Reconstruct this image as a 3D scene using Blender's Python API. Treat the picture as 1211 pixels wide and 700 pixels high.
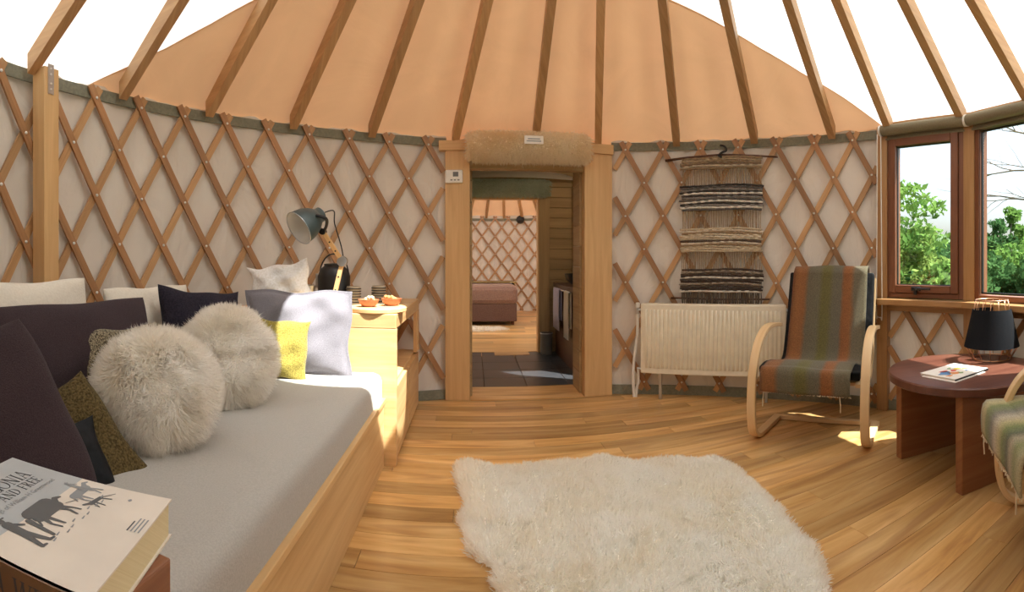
import bpy, bmesh, math, random
import numpy as np
from mathutils import Vector, Matrix

# ------------------------------------------------------------------ clear / camera / light
for o in list(bpy.data.objects):
    bpy.data.objects.remove(o)
SC = bpy.context.scene
COL = SC.collection
S = 0.85                    # working units -> metres (all numbers below are working units)
R = 2.65                    # yurt radius (working units), centre at origin, doorway towards +Y
CAM = (-0.493, -1.711, 1.199)
YAW = 0.0785                # camera heading, clockwise from +Y
FPX, HORIZON = 580.0, 308.0  # the photograph is a cylindrical phone panorama, 1211 x 700

cd = bpy.data.cameras.new('camera')
cd.type = 'PANO'
cd.panorama_type = 'CENTRAL_CYLINDRICAL'
cd.central_cylindrical_range_u_min = -605.5 / FPX
cd.central_cylindrical_range_u_max = 605.5 / FPX
cd.central_cylindrical_range_v_min = -(700 - HORIZON) / FPX
cd.central_cylindrical_range_v_max = HORIZON / FPX
cd.central_cylindrical_radius = 1.0
cd.clip_start = 0.02
cam = bpy.data.objects.new('camera', cd)
COL.objects.link(cam)
cam.location = [c * S for c in CAM]
cam.rotation_euler = (math.pi / 2, 0, -YAW)
SC.camera = cam

SUN_DIR = Vector((-1.235, 1.155, -3.03)).normalized()
sl = bpy.data.lights.new('sun', 'SUN')
sl.energy = 32.0
sl.angle = 0.009
sl.color = (1.0, 0.99, 0.955)
so = bpy.data.objects.new('sun', sl)
COL.objects.link(so)
so.rotation_euler = SUN_DIR.to_track_quat('-Z', 'Y').to_euler()
so.location = (2, -2, 6)

w = bpy.data.worlds.new('World')
SC.world = w
w.use_nodes = True
nt = w.node_tree
bg = nt.nodes['Background']
sky = nt.nodes.new('ShaderNodeTexSky')
sky.sky_type = 'NISHITA'
sky.sun_disc = False
sky.sun_elevation = math.asin(-SUN_DIR.z)
sky.sun_rotation = math.atan2(-SUN_DIR.x, -SUN_DIR.y)
sky.air_density = 1.0
sky.dust_density = 4.0
sky.ozone_density = 0.6
hs = nt.nodes.new('ShaderNodeHueSaturation')
hs.inputs['Saturation'].default_value = 0.6
nt.links.new(sky.outputs[0], hs.inputs['Color'])
nt.links.new(hs.outputs[0], bg.inputs[0])
bg.inputs[1].default_value = 0.70

SC.view_settings.view_transform = 'Standard'
SC.view_settings.look = 'None'
SC.view_settings.gamma = 1.0
SC.view_settings.use_curve_mapping = False
SC.view_settings.exposure = -0.82
SC.cycles.use_denoising = True
SC.cycles.max_bounces = 14
SC.cycles.diffuse_bounces = 10
SC.cycles.transparent_max_bounces = 24
SC.cycles.sample_clamp_indirect = 6.0

# ------------------------------------------------------------------ helpers
rnd = random.Random(7)
PI = math.pi
def rad(a): return math.radians(a)

def at(px, py, d):
    """Point seen at a pixel of the photograph, at horizontal distance d from the camera."""
    a = (px - 605.5) / FPX + YAW
    return (CAM[0] + d * math.sin(a), CAM[1] + d * math.cos(a), CAM[2] + (HORIZON - py) * d / FPX)
def on(px, py, z=0.0):
    d = FPX * (CAM[2] - z) / (py - HORIZON)
    p = at(px, py, d)
    return (p[0], p[1], z)
def pol(psi, r, z=0.0):
    return (r * math.sin(psi), r * math.cos(psi), z)

class MB:
    def __init__(s):
        s.v, s.f, s.uv, s.m = [], [], [], []
    def add(s, vs, fs, uvs=None, m=0, M=None):
        o = len(s.v)
        if M is not None:
            vs = [tuple(M @ Vector(p)) for p in vs]
        s.v += [tuple(p) for p in vs]
        for i, f in enumerate(fs):
            s.f.append([a + o for a in f])
            s.uv.append(uvs[i] if uvs else [(vs[a][0], vs[a][1]) for a in f])
            s.m.append(m)
        return s
    def box(s, x0, x1, y0, y1, z0, z1, m=0, M=None):
        vs = [(x, y, z) for x in (x0, x1) for y in (y0, y1) for z in (z0, z1)]
        fs = [(0, 1, 3, 2), (4, 6, 7, 5), (0, 4, 5, 1), (2, 3, 7, 6), (0, 2, 6, 4), (1, 5, 7, 3)]
        dm = (abs(x1 - x0), abs(y1 - y0), abs(z1 - z0))
        L = dm.index(max(dm))
        O = [k for k in range(3) if k != L]
        uvs = []
        for i, f in enumerate(fs):
            uvs.append([(vs[a][L], vs[a][O[0]] + vs[a][O[1]] * 1.3) for a in f])
        return s.add(vs, fs, uvs, m, M)
    def cbox(s, c, d, m=0, M=None):
        return s.box(c[0]-d[0]/2, c[0]+d[0]/2, c[1]-d[1]/2, c[1]+d[1]/2, c[2]-d[2]/2, c[2]+d[2]/2, m, M)
    def sweep(s, path, sec, ups, cap=True, closed=False, m=0, M=None):
        """sec: list of (a, b): a along side = tangent x up, b along up."""
        n, k = len(path), (len(sec(0)) if callable(sec) else len(sec))
        P = [Vector(p) for p in path]
        vs, L = [], 0.0
        us = []
        for i in range(n):
            a = P[(i - 1) % n] if (closed or i > 0) else P[i]
            b = P[(i + 1) % n] if (closed or i < n - 1) else P[i]
            t = (b - a).normalized()
            u = Vector(ups[i] if isinstance(ups, list) else ups)
            u = (u - t * u.dot(t)).normalized()
            sd = t.cross(u)
            sc = sec(i / max(1, n - 1)) if callable(sec) else sec
            if i > 0: L += (P[i] - P[i-1]).length
            us.append(L)
            for (x, y) in sc:
                vs.append(tuple(P[i] + sd * x + u * y))
        per = [j * 0.05 for j in range(k + 1)]
        fs, uvs = [], []
        for i in range(n if closed else n - 1):
            i2 = (i + 1) % n
            for j in range(k):
                j2 = (j + 1) % k
                fs.append((i*k + j, i*k + j2, i2*k + j2, i2*k + j))
                ub = us[i2] if i2 else L + .05
                uvs.append([(us[i], per[j]), (us[i], per[j+1]), (ub, per[j+1]), (ub, per[j])])
        if cap and not closed:
            fs.append(tuple(reversed(range(k)))); uvs.append([(0, .01 * j) for j in range(k)])
            fs.append(tuple((n-1)*k + j for j in range(k))); uvs.append([(0, .01 * j) for j in range(k)])
        return s.add(vs, fs, uvs, m, M)
    def tube(s, path, r, n=8, m=0, M=None, closed=False):
        P = [Vector(p) for p in path]
        t = (P[1] - P[0]).normalized()
        up = Vector((0, 0, 1)) if abs(t.z) < .9 else Vector((0, 1, 0))
        ups = []
        for i in range(len(P)):
            a, b = P[max(0, i-1)], P[min(len(P)-1, i+1)]
            t = (b - a).normalized()
            up = (up - t * up.dot(t)).normalized()
            ups.append(tuple(up))
        def sec(f):
            rr = r if not callable(r) else r(f)
            return [(rr * math.cos(2*PI*j/n), -rr * math.sin(2*PI*j/n)) for j in range(n)]
        return s.sweep(path, sec, ups, True, closed, m, M)
    def lathe(s, prof, n=24, m=0, M=None):
        vs, fs, uvs = [], [], []
        k = len(prof)
        for i in range(n):
            a = 2 * PI * i / n
            for (r, z) in prof:
                vs.append((r * math.cos(a), r * math.sin(a), z))
        for i in range(n):
            i2 = (i + 1) % n
            for j in range(k - 1):
                q = [i*k + j, i2*k + j, i2*k + j + 1, i*k + j + 1]
                if prof[j][0] < 1e-6: q = [q[0], q[2], q[3]]
                elif prof[j+1][0] < 1e-6: q = [q[0], q[1], q[2]]
                fs.append(tuple(q))
                uvs.append([(vs[a][0] + vs[a][2] * .3, vs[a][1]) for a in q])
        return s.add(vs, fs, uvs, m, M)
    def prism(s, poly, z0, z1, m=0, M=None):
        n = len(poly)
        vs = [(p[0], p[1], z0) for p in poly] + [(p[0], p[1], z1) for p in poly]
        fs = [tuple(reversed(range(n))), tuple(range(n, 2*n))]
        uvs = [[(vs[a][0], vs[a][1]) for a in f] for f in fs]
        for i in range(n):
            j = (i + 1) % n
            f = (i, j, n + j, n + i)
            fs.append(f)
            L = math.hypot(poly[j][0]-poly[i][0], poly[j][1]-poly[i][1])
            uvs.append([(0, z0), (L, z0), (L, z1), (0, z1)])
        return s.add(vs, fs, uvs, m, M)
    def mesh(s, name, smooth=None):
        me = bpy.data.meshes.new(name)
        me.from_pydata([(a*S, b*S, c*S) for (a, b, c) in s.v], [], s.f)
        uvl = me.uv_layers.new(name='UVMap')
        uvl.data.foreach_set('uv', [c for f in s.uv for p in f for c in p])
        me.polygons.foreach_set('material_index', s.m)
        if smooth:
            me.shade_smooth()
            if smooth is not True:
                me.set_sharp_from_angle(angle=rad(smooth))
        me.update()
        return me
    def build(s, name, mats, parent=None, loc=None, rot=None, smooth=None, bevel=0):
        me = s.mesh(name, smooth)
        return link(name, me, mats, parent, loc, rot, bevel)

def link(name, me, mats, parent=None, loc=None, rot=None, bevel=0):
    if not isinstance(mats, (list, tuple)): mats = [mats]
    for m in mats:
        me.materials.append(m)
    o = bpy.data.objects.new(name, me)
    COL.objects.link(o)
    if parent is not None: o.parent = parent
    if loc is not None: o.location = [c * S for c in loc]
    if rot is not None: o.rotation_euler = rot
    if bevel:
        b = o.modifiers.new('bevel', 'BEVEL')
        b.width = bevel * S; b.segments = 2; b.limit_method = 'ANGLE'; b.angle_limit = rad(40)
    return o

def tag(o, label, cat, group=None, kind=None):
    if label: o['label'] = label
    if cat: o['category'] = cat
    if group: o['group'] = group
    if kind: o['kind'] = kind
    return o
def thing(name, label, cat, loc=(0, 0, 0), rot=(0, 0, 0), group=None, kind=None):
    o = bpy.data.objects.new(name, None)
    o.empty_display_size = 0.05
    COL.objects.link(o)
    o.location = [c * S for c in loc]
    o.rotation_euler = rot
    return tag(o, label, cat, group, kind)
def struct(o, label, cat):
    return tag(o, label, cat, kind='structure')

def catmull(pts, n=8):
    P = [Vector(p) for p in pts]
    out = []
    for i in range(len(P) - 1):
        p0, p1, p2, p3 = P[max(0, i-1)], P[i], P[i+1], P[min(len(P)-1, i+2)]
        for k in range(n):
            t = k / n
            out.append(tuple(.5 * ((2*p1) + (p2-p0)*t + (2*p0-5*p1+4*p2-p3)*t*t + (3*p1-p0-3*p2+p3)*t**3)))
    out.append(tuple(P[-1]))
    return out

# ------------------------------------------------------------------ materials
def newmat(name):
    m = bpy.data.materials.new(name)
    m.use_nodes = True
    nt = m.node_tree
    return m, nt, nt.nodes['Principled BSDF']
def N(nt, t, **kw):
    n = nt.nodes.new(t)
    for k, v in kw.items():
        if k.startswith('i_'):
            n.inputs[k[2:].replace('_', ' ')].default_value = v
        else:
            setattr(n, k, v)
    return n
def ramp(nt, fac, stops, interp='LINEAR'):
    r = nt.nodes.new('ShaderNodeValToRGB')
    r.color_ramp.interpolation = interp
    e = r.color_ramp.elements
    while len(e) < len(stops): e.new(0.5)
    for i, (p, c) in enumerate(stops):
        e[i].position = p
        e[i].color = (*c, 1)
    nt.links.new(fac, r.inputs[0])
    return r.outputs[0]
def mixc(nt, fac, a, b, mode='MIX'):
    n = nt.nodes.new('ShaderNodeMix')
    n.data_type = 'RGBA'; n.blend_type = mode
    for k, v in ((0, fac), (6, a), (7, b)):
        if isinstance(v, (int, float)): n.inputs[k].default_value = v
        elif isinstance(v, tuple): n.inputs[k].default_value = (*v, 1)
        else: nt.links.new(v, n.inputs[k])
    return n.outputs[2]
def bump(nt, b, h, strength=.3, dist=.01):
    n = nt.nodes.new('ShaderNodeBump')
    n.inputs['Strength'].default_value = strength
    n.inputs['Distance'].default_value = dist
    nt.links.new(h, n.inputs['Height'])
    nt.links.new(n.outputs[0], b.inputs['Normal'])

def wood(name, c1, c2, dark=None, scale=(2.2, 38), rough=.45, rand=.25, sat=1.0, streak=0.0):
    m, nt, b = newmat(name)
    uv = N(nt, 'ShaderNodeUVMap')
    oi = N(nt, 'ShaderNodeObjectInfo')
    off = N(nt, 'ShaderNodeVectorMath', operation='SCALE'); off.inputs[3].default_value = 37.0
    cmb = N(nt, 'ShaderNodeCombineXYZ')
    for k in range(3): nt.links.new(oi.outputs['Random'], cmb.inputs[k])
    nt.links.new(cmb.outputs[0], off.inputs[0])
    mp = N(nt, 'ShaderNodeMapping')
    mp.inputs['Scale'].default_value = (scale[0], scale[1], 1)
    nt.links.new(uv.outputs[0], mp.inputs[0]); nt.links.new(off.outputs[0], mp.inputs['Location'])
    n1 = N(nt, 'ShaderNodeTexNoise', i_Scale=1.0, i_Detail=5.0, i_Roughness=.6, i_Distortion=.6)
    nt.links.new(mp.outputs[0], n1.inputs['Vector'])
    stops = [(.3, c1), (.7, c2)]
    if dark: stops = [(.25, dark), (.42, c1), (.72, c2)]
    col = ramp(nt, n1.outputs[0], stops)
    if streak:
        mp2 = N(nt, 'ShaderNodeMapping'); mp2.inputs['Scale'].default_value = (.9, 7.0, 1)
        nt.links.new(uv.outputs[0], mp2.inputs[0]); nt.links.new(off.outputs[0], mp2.inputs['Location'])
        n2 = N(nt, 'ShaderNodeTexNoise', i_Scale=1.0, i_Detail=2.0, i_Distortion=1.0)
        nt.links.new(mp2.outputs[0], n2.inputs['Vector'])
        f = ramp(nt, n2.outputs[0], [(.55, (0, 0, 0)), (.68, (1, 1, 1))])
        mm = N(nt, 'ShaderNodeMath', operation='MULTIPLY'); mm.inputs[1].default_value = streak
        nt.links.new(f, mm.inputs[0])
        col = mixc(nt, mm.outputs[0], col, dark or c1)
    hv = N(nt, 'ShaderNodeHueSaturation')
    hv.inputs['Saturation'].default_value = sat
    mr = N(nt, 'ShaderNodeMapRange'); mr.inputs[3].default_value = 1 - rand; mr.inputs[4].default_value = 1 + rand
    nt.links.new(oi.outputs['Random'], mr.inputs[0]); nt.links.new(mr.outputs[0], hv.inputs['Value'])
    nt.links.new(col, hv.inputs['Color']); nt.links.new(hv.outputs[0], b.inputs['Base Color'])
    b.inputs['Roughness'].default_value = rough
    bump(nt, b, n1.outputs[0], .12, .004)
    return m

def cloth(name, col, col2=None, scale=160, rough=.95, bumps=.35, sheen=.2, big=0.0, trans=0.0, weave=True, bs=3.0):
    m, nt, b = newmat(name)
    tc = N(nt, 'ShaderNodeTexCoord')
    n1 = N(nt, 'ShaderNodeTexNoise', i_Scale=float(scale), i_Detail=3.0)
    nt.links.new(tc.outputs['Object'], n1.inputs['Vector'])
    n2 = N(nt, 'ShaderNodeTexNoise', i_Scale=bs, i_Detail=4.0, i_Distortion=.4)
    nt.links.new(tc.outputs['Object'], n2.inputs['Vector'])
    c = ramp(nt, n1.outputs[0], [(.35, col), (.65, col2 or tuple(min(1, x * 1.25) for x in col))])
    nt.links.new(c, b.inputs['Base Color'])
    b.inputs['Roughness'].default_value = rough
    b.inputs['Sheen Weight'].default_value = sheen
    b.inputs['Specular IOR Level'].default_value = .15
    ad = N(nt, 'ShaderNodeMath', operation='MULTIPLY_ADD'); ad.inputs[1].default_value = big
    nt.links.new(n2.outputs[0], ad.inputs[0]); nt.links.new(n1.outputs[0], ad.inputs[2])
    bump(nt, b, ad.outputs[0], bumps, .006)
    return m

def plain(name, col, rough=.5, metal=0.0, spec=.5):
    m, nt, b = newmat(name)
    tc = N(nt, 'ShaderNodeTexCoord')
    n = N(nt, 'ShaderNodeTexNoise', i_Scale=14.0, i_Detail=3.0)
    nt.links.new(tc.outputs['Object'], n.inputs['Vector'])
    c = ramp(nt, n.outputs[0], [(.3, tuple(x * .93 for x in col)), (.7, tuple(min(1, x * 1.05) for x in col))])
    nt.links.new(c, b.inputs['Base Color'])
    b.inputs['Roughness'].default_value = rough
    b.inputs['Metallic'].default_value = metal
    b.inputs['Specular IOR Level'].default_value = spec
    return m

def fur_mat(name, c1, c2, trans=.42):
    m, nt, b = newmat(name)
    tc = N(nt, 'ShaderNodeTexCoord')
    n = N(nt, 'ShaderNodeTexNoise', i_Scale=5.0, i_Detail=3.0)
    nt.links.new(tc.outputs['Object'], n.inputs['Vector'])
    c = ramp(nt, n.outputs[0], [(.35, c1), (.62, c2)])
    d = N(nt, 'ShaderNodeBsdfDiffuse'); t = N(nt, 'ShaderNodeBsdfTranslucent'); mx = N(nt, 'ShaderNodeMixShader')
    mx.inputs[0].default_value = trans
    nt.links.new(c, d.inputs[0]); nt.links.new(c, t.inputs[0])
    nt.links.new(d.outputs[0], mx.inputs[1]); nt.links.new(t.outputs[0], mx.inputs[2])
    tp = N(nt, 'ShaderNodeBsdfTransparent'); m2 = N(nt, 'ShaderNodeMixShader'); m2.inputs[0].default_value = .35   # fine strands let light through
    nt.links.new(mx.outputs[0], m2.inputs[1]); nt.links.new(tp.outputs[0], m2.inputs[2])
    nt.links.new(m2.outputs[0], nt.nodes['Material Output'].inputs[0])
    return m

def membrane(name, c, trans, wrinkle=.25, scale=(1.2, 1.2, 3.0)):
    """Thin fabric that passes part of the daylight falling on its outside."""
    m, nt, b = newmat(name)
    tc = N(nt, 'ShaderNodeTexCoord')
    mp = N(nt, 'ShaderNodeMapping'); mp.inputs['Scale'].default_value = scale
    nt.links.new(tc.outputs['Object'], mp.inputs[0])
    n = N(nt, 'ShaderNodeTexNoise', i_Scale=2.2, i_Detail=4.0, i_Distortion=1.2)
    nt.links.new(mp.outputs[0], n.inputs['Vector'])
    col = ramp(nt, n.outputs[0], [(.3, tuple(x * .92 for x in c)), (.7, c)])
    bp = N(nt, 'ShaderNodeBump'); bp.inputs['Strength'].default_value = wrinkle; bp.inputs['Distance'].default_value = .05
    nt.links.new(n.outputs[0], bp.inputs['Height'])
    d = N(nt, 'ShaderNodeBsdfDiffuse'); t = N(nt, 'ShaderNodeBsdfTranslucent'); mx = N(nt, 'ShaderNodeMixShader')
    mx.inputs[0].default_value = trans
    for q in (d, t):
        nt.links.new(col, q.inputs[0]); nt.links.new(bp.outputs[0], q.inputs['Normal'])
    nt.links.new(d.outputs[0], mx.inputs[1]); nt.links.new(t.outputs[0], mx.inputs[2])
    nt.links.new(mx.outputs[0], nt.nodes['Material Output'].inputs[0])
    return m

def stripes(name, stops, axis_scale, offset, rough=.95, interp='LINEAR'):
    """Woven stripes across the UV v coordinate (0..1)."""
    m, nt, b = newmat(name)
    uv = N(nt, 'ShaderNodeUVMap'); sx = N(nt, 'ShaderNodeSeparateXYZ')
    nt.links.new(uv.outputs[0], sx.inputs[0])
    tc = N(nt, 'ShaderNodeTexCoord')
    nn = N(nt, 'ShaderNodeTexNoise', i_Scale=8.0, i_Detail=2.0)
    nt.links.new(tc.outputs['Object'], nn.inputs['Vector'])
    ad = N(nt, 'ShaderNodeMath', operation='MULTIPLY_ADD'); ad.inputs[1].default_value = .05
    nt.links.new(nn.outputs[0], ad.inputs[0]); nt.links.new(sx.outputs[1], ad.inputs[2])
    sb = N(nt, 'ShaderNodeMath', operation='SUBTRACT'); sb.inputs[1].default_value = .025
    nt.links.new(ad.outputs[0], sb.inputs[0])
    c = ramp(nt, sb.outputs[0], stops, interp)
    n1 = N(nt, 'ShaderNodeTexNoise', i_Scale=220.0, i_Detail=2.0)
    nt.links.new(tc.outputs['Object'], n1.inputs['Vector'])
    f = ramp(nt, n1.outputs[0], [(.3, (.62, .62, .62)), (.7, (1.15, 1.12, 1.05))])
    c2 = mixc(nt, 1.0, c, f, 'MULTIPLY')
    nt.links.new(c2, b.inputs['Base Color'])
    b.inputs['Roughness'].default_value = rough
    b.inputs['Specular IOR Level'].default_value = .1
    b.inputs['Sheen Weight'].default_value = .15
    bump(nt, b, n1.outputs[0], .5, .006)
    return m

M = {}
M['lattice'] = wood('lattice wood', (.33, .165, .07), (.46, .25, .115), rough=.5, rand=.22)
M['lattice_light'] = wood('lattice wood pale', (.44, .24, .10), (.56, .335, .16), rough=.5, rand=.18)
M['rafter'] = wood('rafter wood', (.42, .235, .10), (.56, .34, .16), rough=.5, rand=.18)
M['fir'] = wood('fir', (.60, .36, .155), (.72, .47, .22), rough=.5, rand=.08, scale=(1.5, 24))
M['pine'] = wood('pine', (.66, .41, .18), (.78, .54, .27), dark=(.47, .26, .10), rough=.4, rand=.10, scale=(1.2, 16), streak=.35)
M['floor'] = wood('floor boards', (.55, .31, .105), (.76, .51, .23), dark=(.34, .15, .05), rough=.30, rand=.30, scale=(1.1, 12), streak=.6)
M['subfloor'] = plain('subfloor', (.10, .055, .025), .9)
M['redwood'] = wood('window wood', (.15, .052, .024), (.22, .085, .038), rough=.4, rand=.08)
M['sillwood'] = wood('sill wood', (.36, .185, .07), (.46, .26, .11), rough=.35, rand=.06)
M['tablewood'] = wood('table wood', (.105, .035, .022), (.165, .065, .040), dark=(.065, .020, .014), rough=.3, rand=.06, scale=(1.2, 14))
M['tableleg'] = wood('table leg wood', (.21, .075, .028), (.30, .125, .05), rough=.35, rand=.1, scale=(1.2, 20))
M['standwood'] = wood('stand wood', (.22, .085, .04), (.32, .14, .07), rough=.5, rand=.05)
M['bent'] = wood('bentwood birch', (.70, .47, .235), (.80, .58, .33), rough=.35, rand=.05, scale=(1.5, 30))
M['canvas'] = membrane('wall canvas', (.78, .715, .635), .022, .6, (1.5, 1.5, .8))
M['ceil'] = membrane('orange light-tinted canvas', (.90, .57, .32), .065, .2, (1, 1, 1))  # beige canvas; orange of bounced and transmitted light is put into its colour
M['skin'] = membrane('translucent white membrane', (.93, .94, .92), .30, .1)
M['band'] = cloth('felt band', (.20, .20, .15), scale=60)
M['strip'] = cloth('canvas strip', (.62, .55, .45), scale=60)
M['bolt'] = plain('bolt', (.85, .83, .78), .35)
M['steel'] = plain('galvanised steel', (.55, .57, .58), .35, 1.0)
M['black'] = plain('black plastic', (.012, .012, .013), .4)
M['white'] = plain('white plastic', (.82, .80, .74), .4)
M['grey'] = plain('grey plastic', (.16, .16, .15), .4)
M['radiator'] = plain('radiator enamel', (.86, .80, .64), .35)
M['furw'] = fur_mat('white fur', (.965, .94, .875), (.985, .98, .95))
M['furc'] = fur_mat('cream fur', (.955, .92, .85), (.985, .97, .94))
M['furt'] = fur_mat('tan fleece', (.92, .81, .60), (.96, .90, .76))
M['furg'] = fur_mat('teal fleece', (.60, .72, .66), (.72, .82, .77))
M['furb'] = cloth('sheepskin hide', (.95, .91, .82), scale=30)
M['sheet'] = cloth('grey sheet', (.41, .395, .36), (.47, .45, .415), scale=240, bumps=.2, big=1.2, bs=2.0)
M['cream'] = cloth('cream cotton', (.72, .67, .57), (.78, .73, .63), scale=120, bumps=.3, big=2.5, bs=6)
M['purple'] = cloth('plum corduroy', (.042, .028, .033), (.066, .046, .052), scale=420, bumps=.6, big=1.5, bs=5, sheen=.05)
M['navy'] = cloth('navy cotton', (.014, .012, .020), (.03, .026, .038), scale=150, bumps=.4, big=2, bs=5, sheen=.03)
M['blackc'] = cloth('black satin', (.006, .007, .008), (.014, .015, .017), scale=40, rough=.5, bumps=.2, sheen=.0)
M['lilac'] = cloth('lilac grey linen', (.17, .16, .18), (.25, .235, .26), scale=380, bumps=.5, big=2.5, bs=5)
M['yellow'] = cloth('mustard tweed', (.17, .13, .025), (.44, .36, .075), scale=240, bumps=.8)
M['knit'] = cloth('olive boucle', (.055, .038, .014), (.16, .115, .045), scale=170, bumps=1.0, sheen=.05)
M['goldc'] = cloth('gold wool', (.42, .28, .09), (.52, .36, .13), scale=120)
M['tweed'] = cloth('speckled tweed', (.03, .022, .012), (.42, .36, .24), scale=210, bumps=.9)
M['whitec'] = cloth('white cotton', (.85, .84, .80), scale=90)
M['terra'] = plain('terracotta', (.42, .15, .07), .45)
M['snack'] = plain('snack', (.62, .30, .10), .7)
M['snack2'] = plain('snack pale', (.75, .55, .30), .7)
M['teal'] = plain('lamp enamel', (.055, .085, .09), .28)
M['inner'] = plain('lamp inside', (.75, .74, .70), .5)
M['copper'] = plain('copper wire', (.72, .42, .25), .3, 1.0)
M['shade'] = cloth('black lampshade', (.008, .009, .011), (.012, .013, .016), scale=200, bumps=.2, sheen=0)
M['olive'] = cloth('olive blind', (.20, .17, .105), (.24, .205, .13), scale=160, bumps=.2)
M['slate'] = plain('slate tile', (.035, .037, .04), .35)
M['corr'] = wood('corridor boards', (.36, .25, .12), (.48, .34, .17), rough=.55, rand=.15, scale=(1.2, 18))
M['vanity'] = wood('dark vanity', (.075, .03, .015), (.12, .05, .025), rough=.4, rand=.05)
M['towelp'] = cloth('lilac towel', (.50, .46, .58), scale=140, bumps=.6)
M['towelw'] = cloth('cream towel', (.72, .66, .54), scale=140, bumps=.6)
M['mauve'] = cloth('mauve bedspread', (.22, .13, .10), (.29, .18, .14), scale=60, bumps=.3, big=2)
M['mauve2'] = cloth('mauve skirt', (.13, .07, .055), (.17, .10, .075), scale=60, bumps=.3, big=2)
M['stripe1'] = stripes('striped wool throw', [(0, (.20, .09, .04)), (.08, (.28, .125, .05)), (.17, (.27, .12, .05)), (.22, (.15, .13, .09)), (.36, (.155, .14, .095)),
    (.42, (.145, .132, .05)), (.50, (.15, .136, .055)), (.56, (.15, .135, .095)), (.66, (.15, .135, .10)), (.70, (.26, .105, .042)), (.79, (.28, .12, .048)), (.84, (.17, .145, .10)), (1, (.16, .14, .09))], 1, 0)
M['stripe2'] = stripes('green striped throw', [(0, (.42, .38, .25)), (.10, (.50, .44, .24)), (.18, (.22, .25, .10)), (.28, (.20, .22, .13)), (.34, (.24, .23, .20)), (.42, (.52, .46, .36)),
    (.50, (.50, .44, .24)), (.58, (.21, .25, .10)), (.68, (.13, .14, .09)), (.76, (.40, .34, .24)), (.86, (.25, .27, .12)), (1, (.45, .40, .26))], 1, 0)
M['paperblue'] = plain('blue grey print', (.46, .50, .53), .4)
M['papercream'] = plain('cream print', (.80, .74, .66), .4)
M['pages'] = wood('page edges', (.72, .62, .36), (.80, .71, .46), rough=.8, rand=0, scale=(1, 200))
M['ink'] = plain('ink', (.07, .075, .085), .6)
M['inksoft'] = plain('grey ink', (.28, .30, .32), .6)
M['ribbon'] = plain('red ribbon', (.5, .03, .03), .6)
M['spine'] = plain('brown spine', (.20, .12, .065), .45)
m, nt, b = newmat('fill lamp glow')  # glow of the fill lamp added for the corridor
b.inputs['Base Color'].default_value = (.9, .85, .75, 1)
b.inputs['Emission Color'].default_value = (1.0, .78, .50, 1)
b.inputs['Emission Strength'].default_value = 40.0
M['opal'] = m
# window glass: a thin clear pane
m, nt, b = newmat('window glass')
tr = N(nt, 'ShaderNodeBsdfTransparent'); gl = N(nt, 'ShaderNodeBsdfGlossy'); fr = N(nt, 'ShaderNodeLayerWeight', i_Blend=.5); pw = N(nt, 'ShaderNodeMath', operation='POWER'); pw.inputs[1].default_value = 5.0; ma = N(nt, 'ShaderNodeMath', operation='MULTIPLY_ADD'); ma.inputs[1].default_value = .95; ma.inputs[2].default_value = .03; mx = N(nt, 'ShaderNodeMixShader')
tr.inputs[0].default_value = (.95, .97, .96, 1); gl.inputs['Roughness'].default_value = .02
nt.links.new(fr.outputs['Facing'], pw.inputs[0]); nt.links.new(pw.outputs[0], ma.inputs[0]); nt.links.new(ma.outputs[0], mx.inputs[0]); nt.links.new(tr.outputs[0], mx.inputs[1]); nt.links.new(gl.outputs[0], mx.inputs[2])
nt.links.new(mx.outputs[0], nt.nodes['Material Output'].inputs[0])
M['glass'] = m

DOORW = 0.735            # half width of the doorway incl. posts
PSI_DL, PSI_DR = -math.asin(DOORW / R), math.asin(DOORW / R)
PSI_W0, PSI_W1, PSI_W2 = rad(68.9), rad(85.2), rad(112.0)   # window corners on the wall circle
ZROOF = 2.27
SLOPE = 0.687

# ------------------------------------------------------------------ floor
sub = MB()
sub.lathe([(0, -.10), (R + .05, -.10), (R + .05, -.022), (0, -.022)], 64)
floor = struct(sub.build('floor', M['subfloor']), 'round honey coloured plank floor of the yurt', 'floor')
PW = 0.128
nrow = int(2 * R / PW) + 2
pr = random.Random(3)
y = -R - .02
while y < R + .03:
    y1 = y + PW
    ym = min(abs(y), abs(y1)) if y * y1 > 0 else 0
    if ym < R:
        half = math.sqrt(max(0, (R + .03)**2 - ym**2))
        x = -half - pr.random() * .6
        while x < half:
            L = pr.uniform(.7, 2.1)
            a, b2 = max(x, -half), min(x + L, half)
            if b2 - a > .05:
                mb = MB(); mb.box(-(b2-a)/2 + .0008, (b2-a)/2 - .0008, -PW/2 + .0009, PW/2 - .0009, -.022, 0)
                mb.build('plank', M['floor'], floor, ((a + b2)/2, (y + y1)/2, 0), bevel=.0012)
            x += L
    y = y1

# ------------------------------------------------------------------ canvas walls
def wall_arc(name, p0, p1, z0, z1, label, r=R, mat='canvas', cx=0, cy=0, folds=True):
    mb = MB()
    n = max(2, int(abs(p1 - p0) / rad(1.2)))
    nz = 14
    vs, fs, uvs = [], [], []
    for i in range(n + 1):
        p = p0 + (p1 - p0) * i / n
        for j in range(nz + 1):
            z = z0 + (z1 - z0) * j / nz
            rr = r + (.010 * math.sin(p * 41 + 2.1 * z) + .006 * math.sin(p * 97 - 3 * z) if folds else 0)
            vs.append((cx + rr * math.sin(p), cy + rr * math.cos(p), z))
    for i in range(n):
        for j in range(nz):
            a = i * (nz + 1) + j
            fs.append((a, a + 1, a + nz + 2, a + nz + 1))
    mb.add(vs, fs)
    return struct(mb.build(name, M[mat], smooth=True), label, 'wall')
wall_arc('wall_left', rad(-135), PSI_DL - .0, 0, ZROOF + .03, 'off-white canvas wall left of the doorway behind the lattice')
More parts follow.
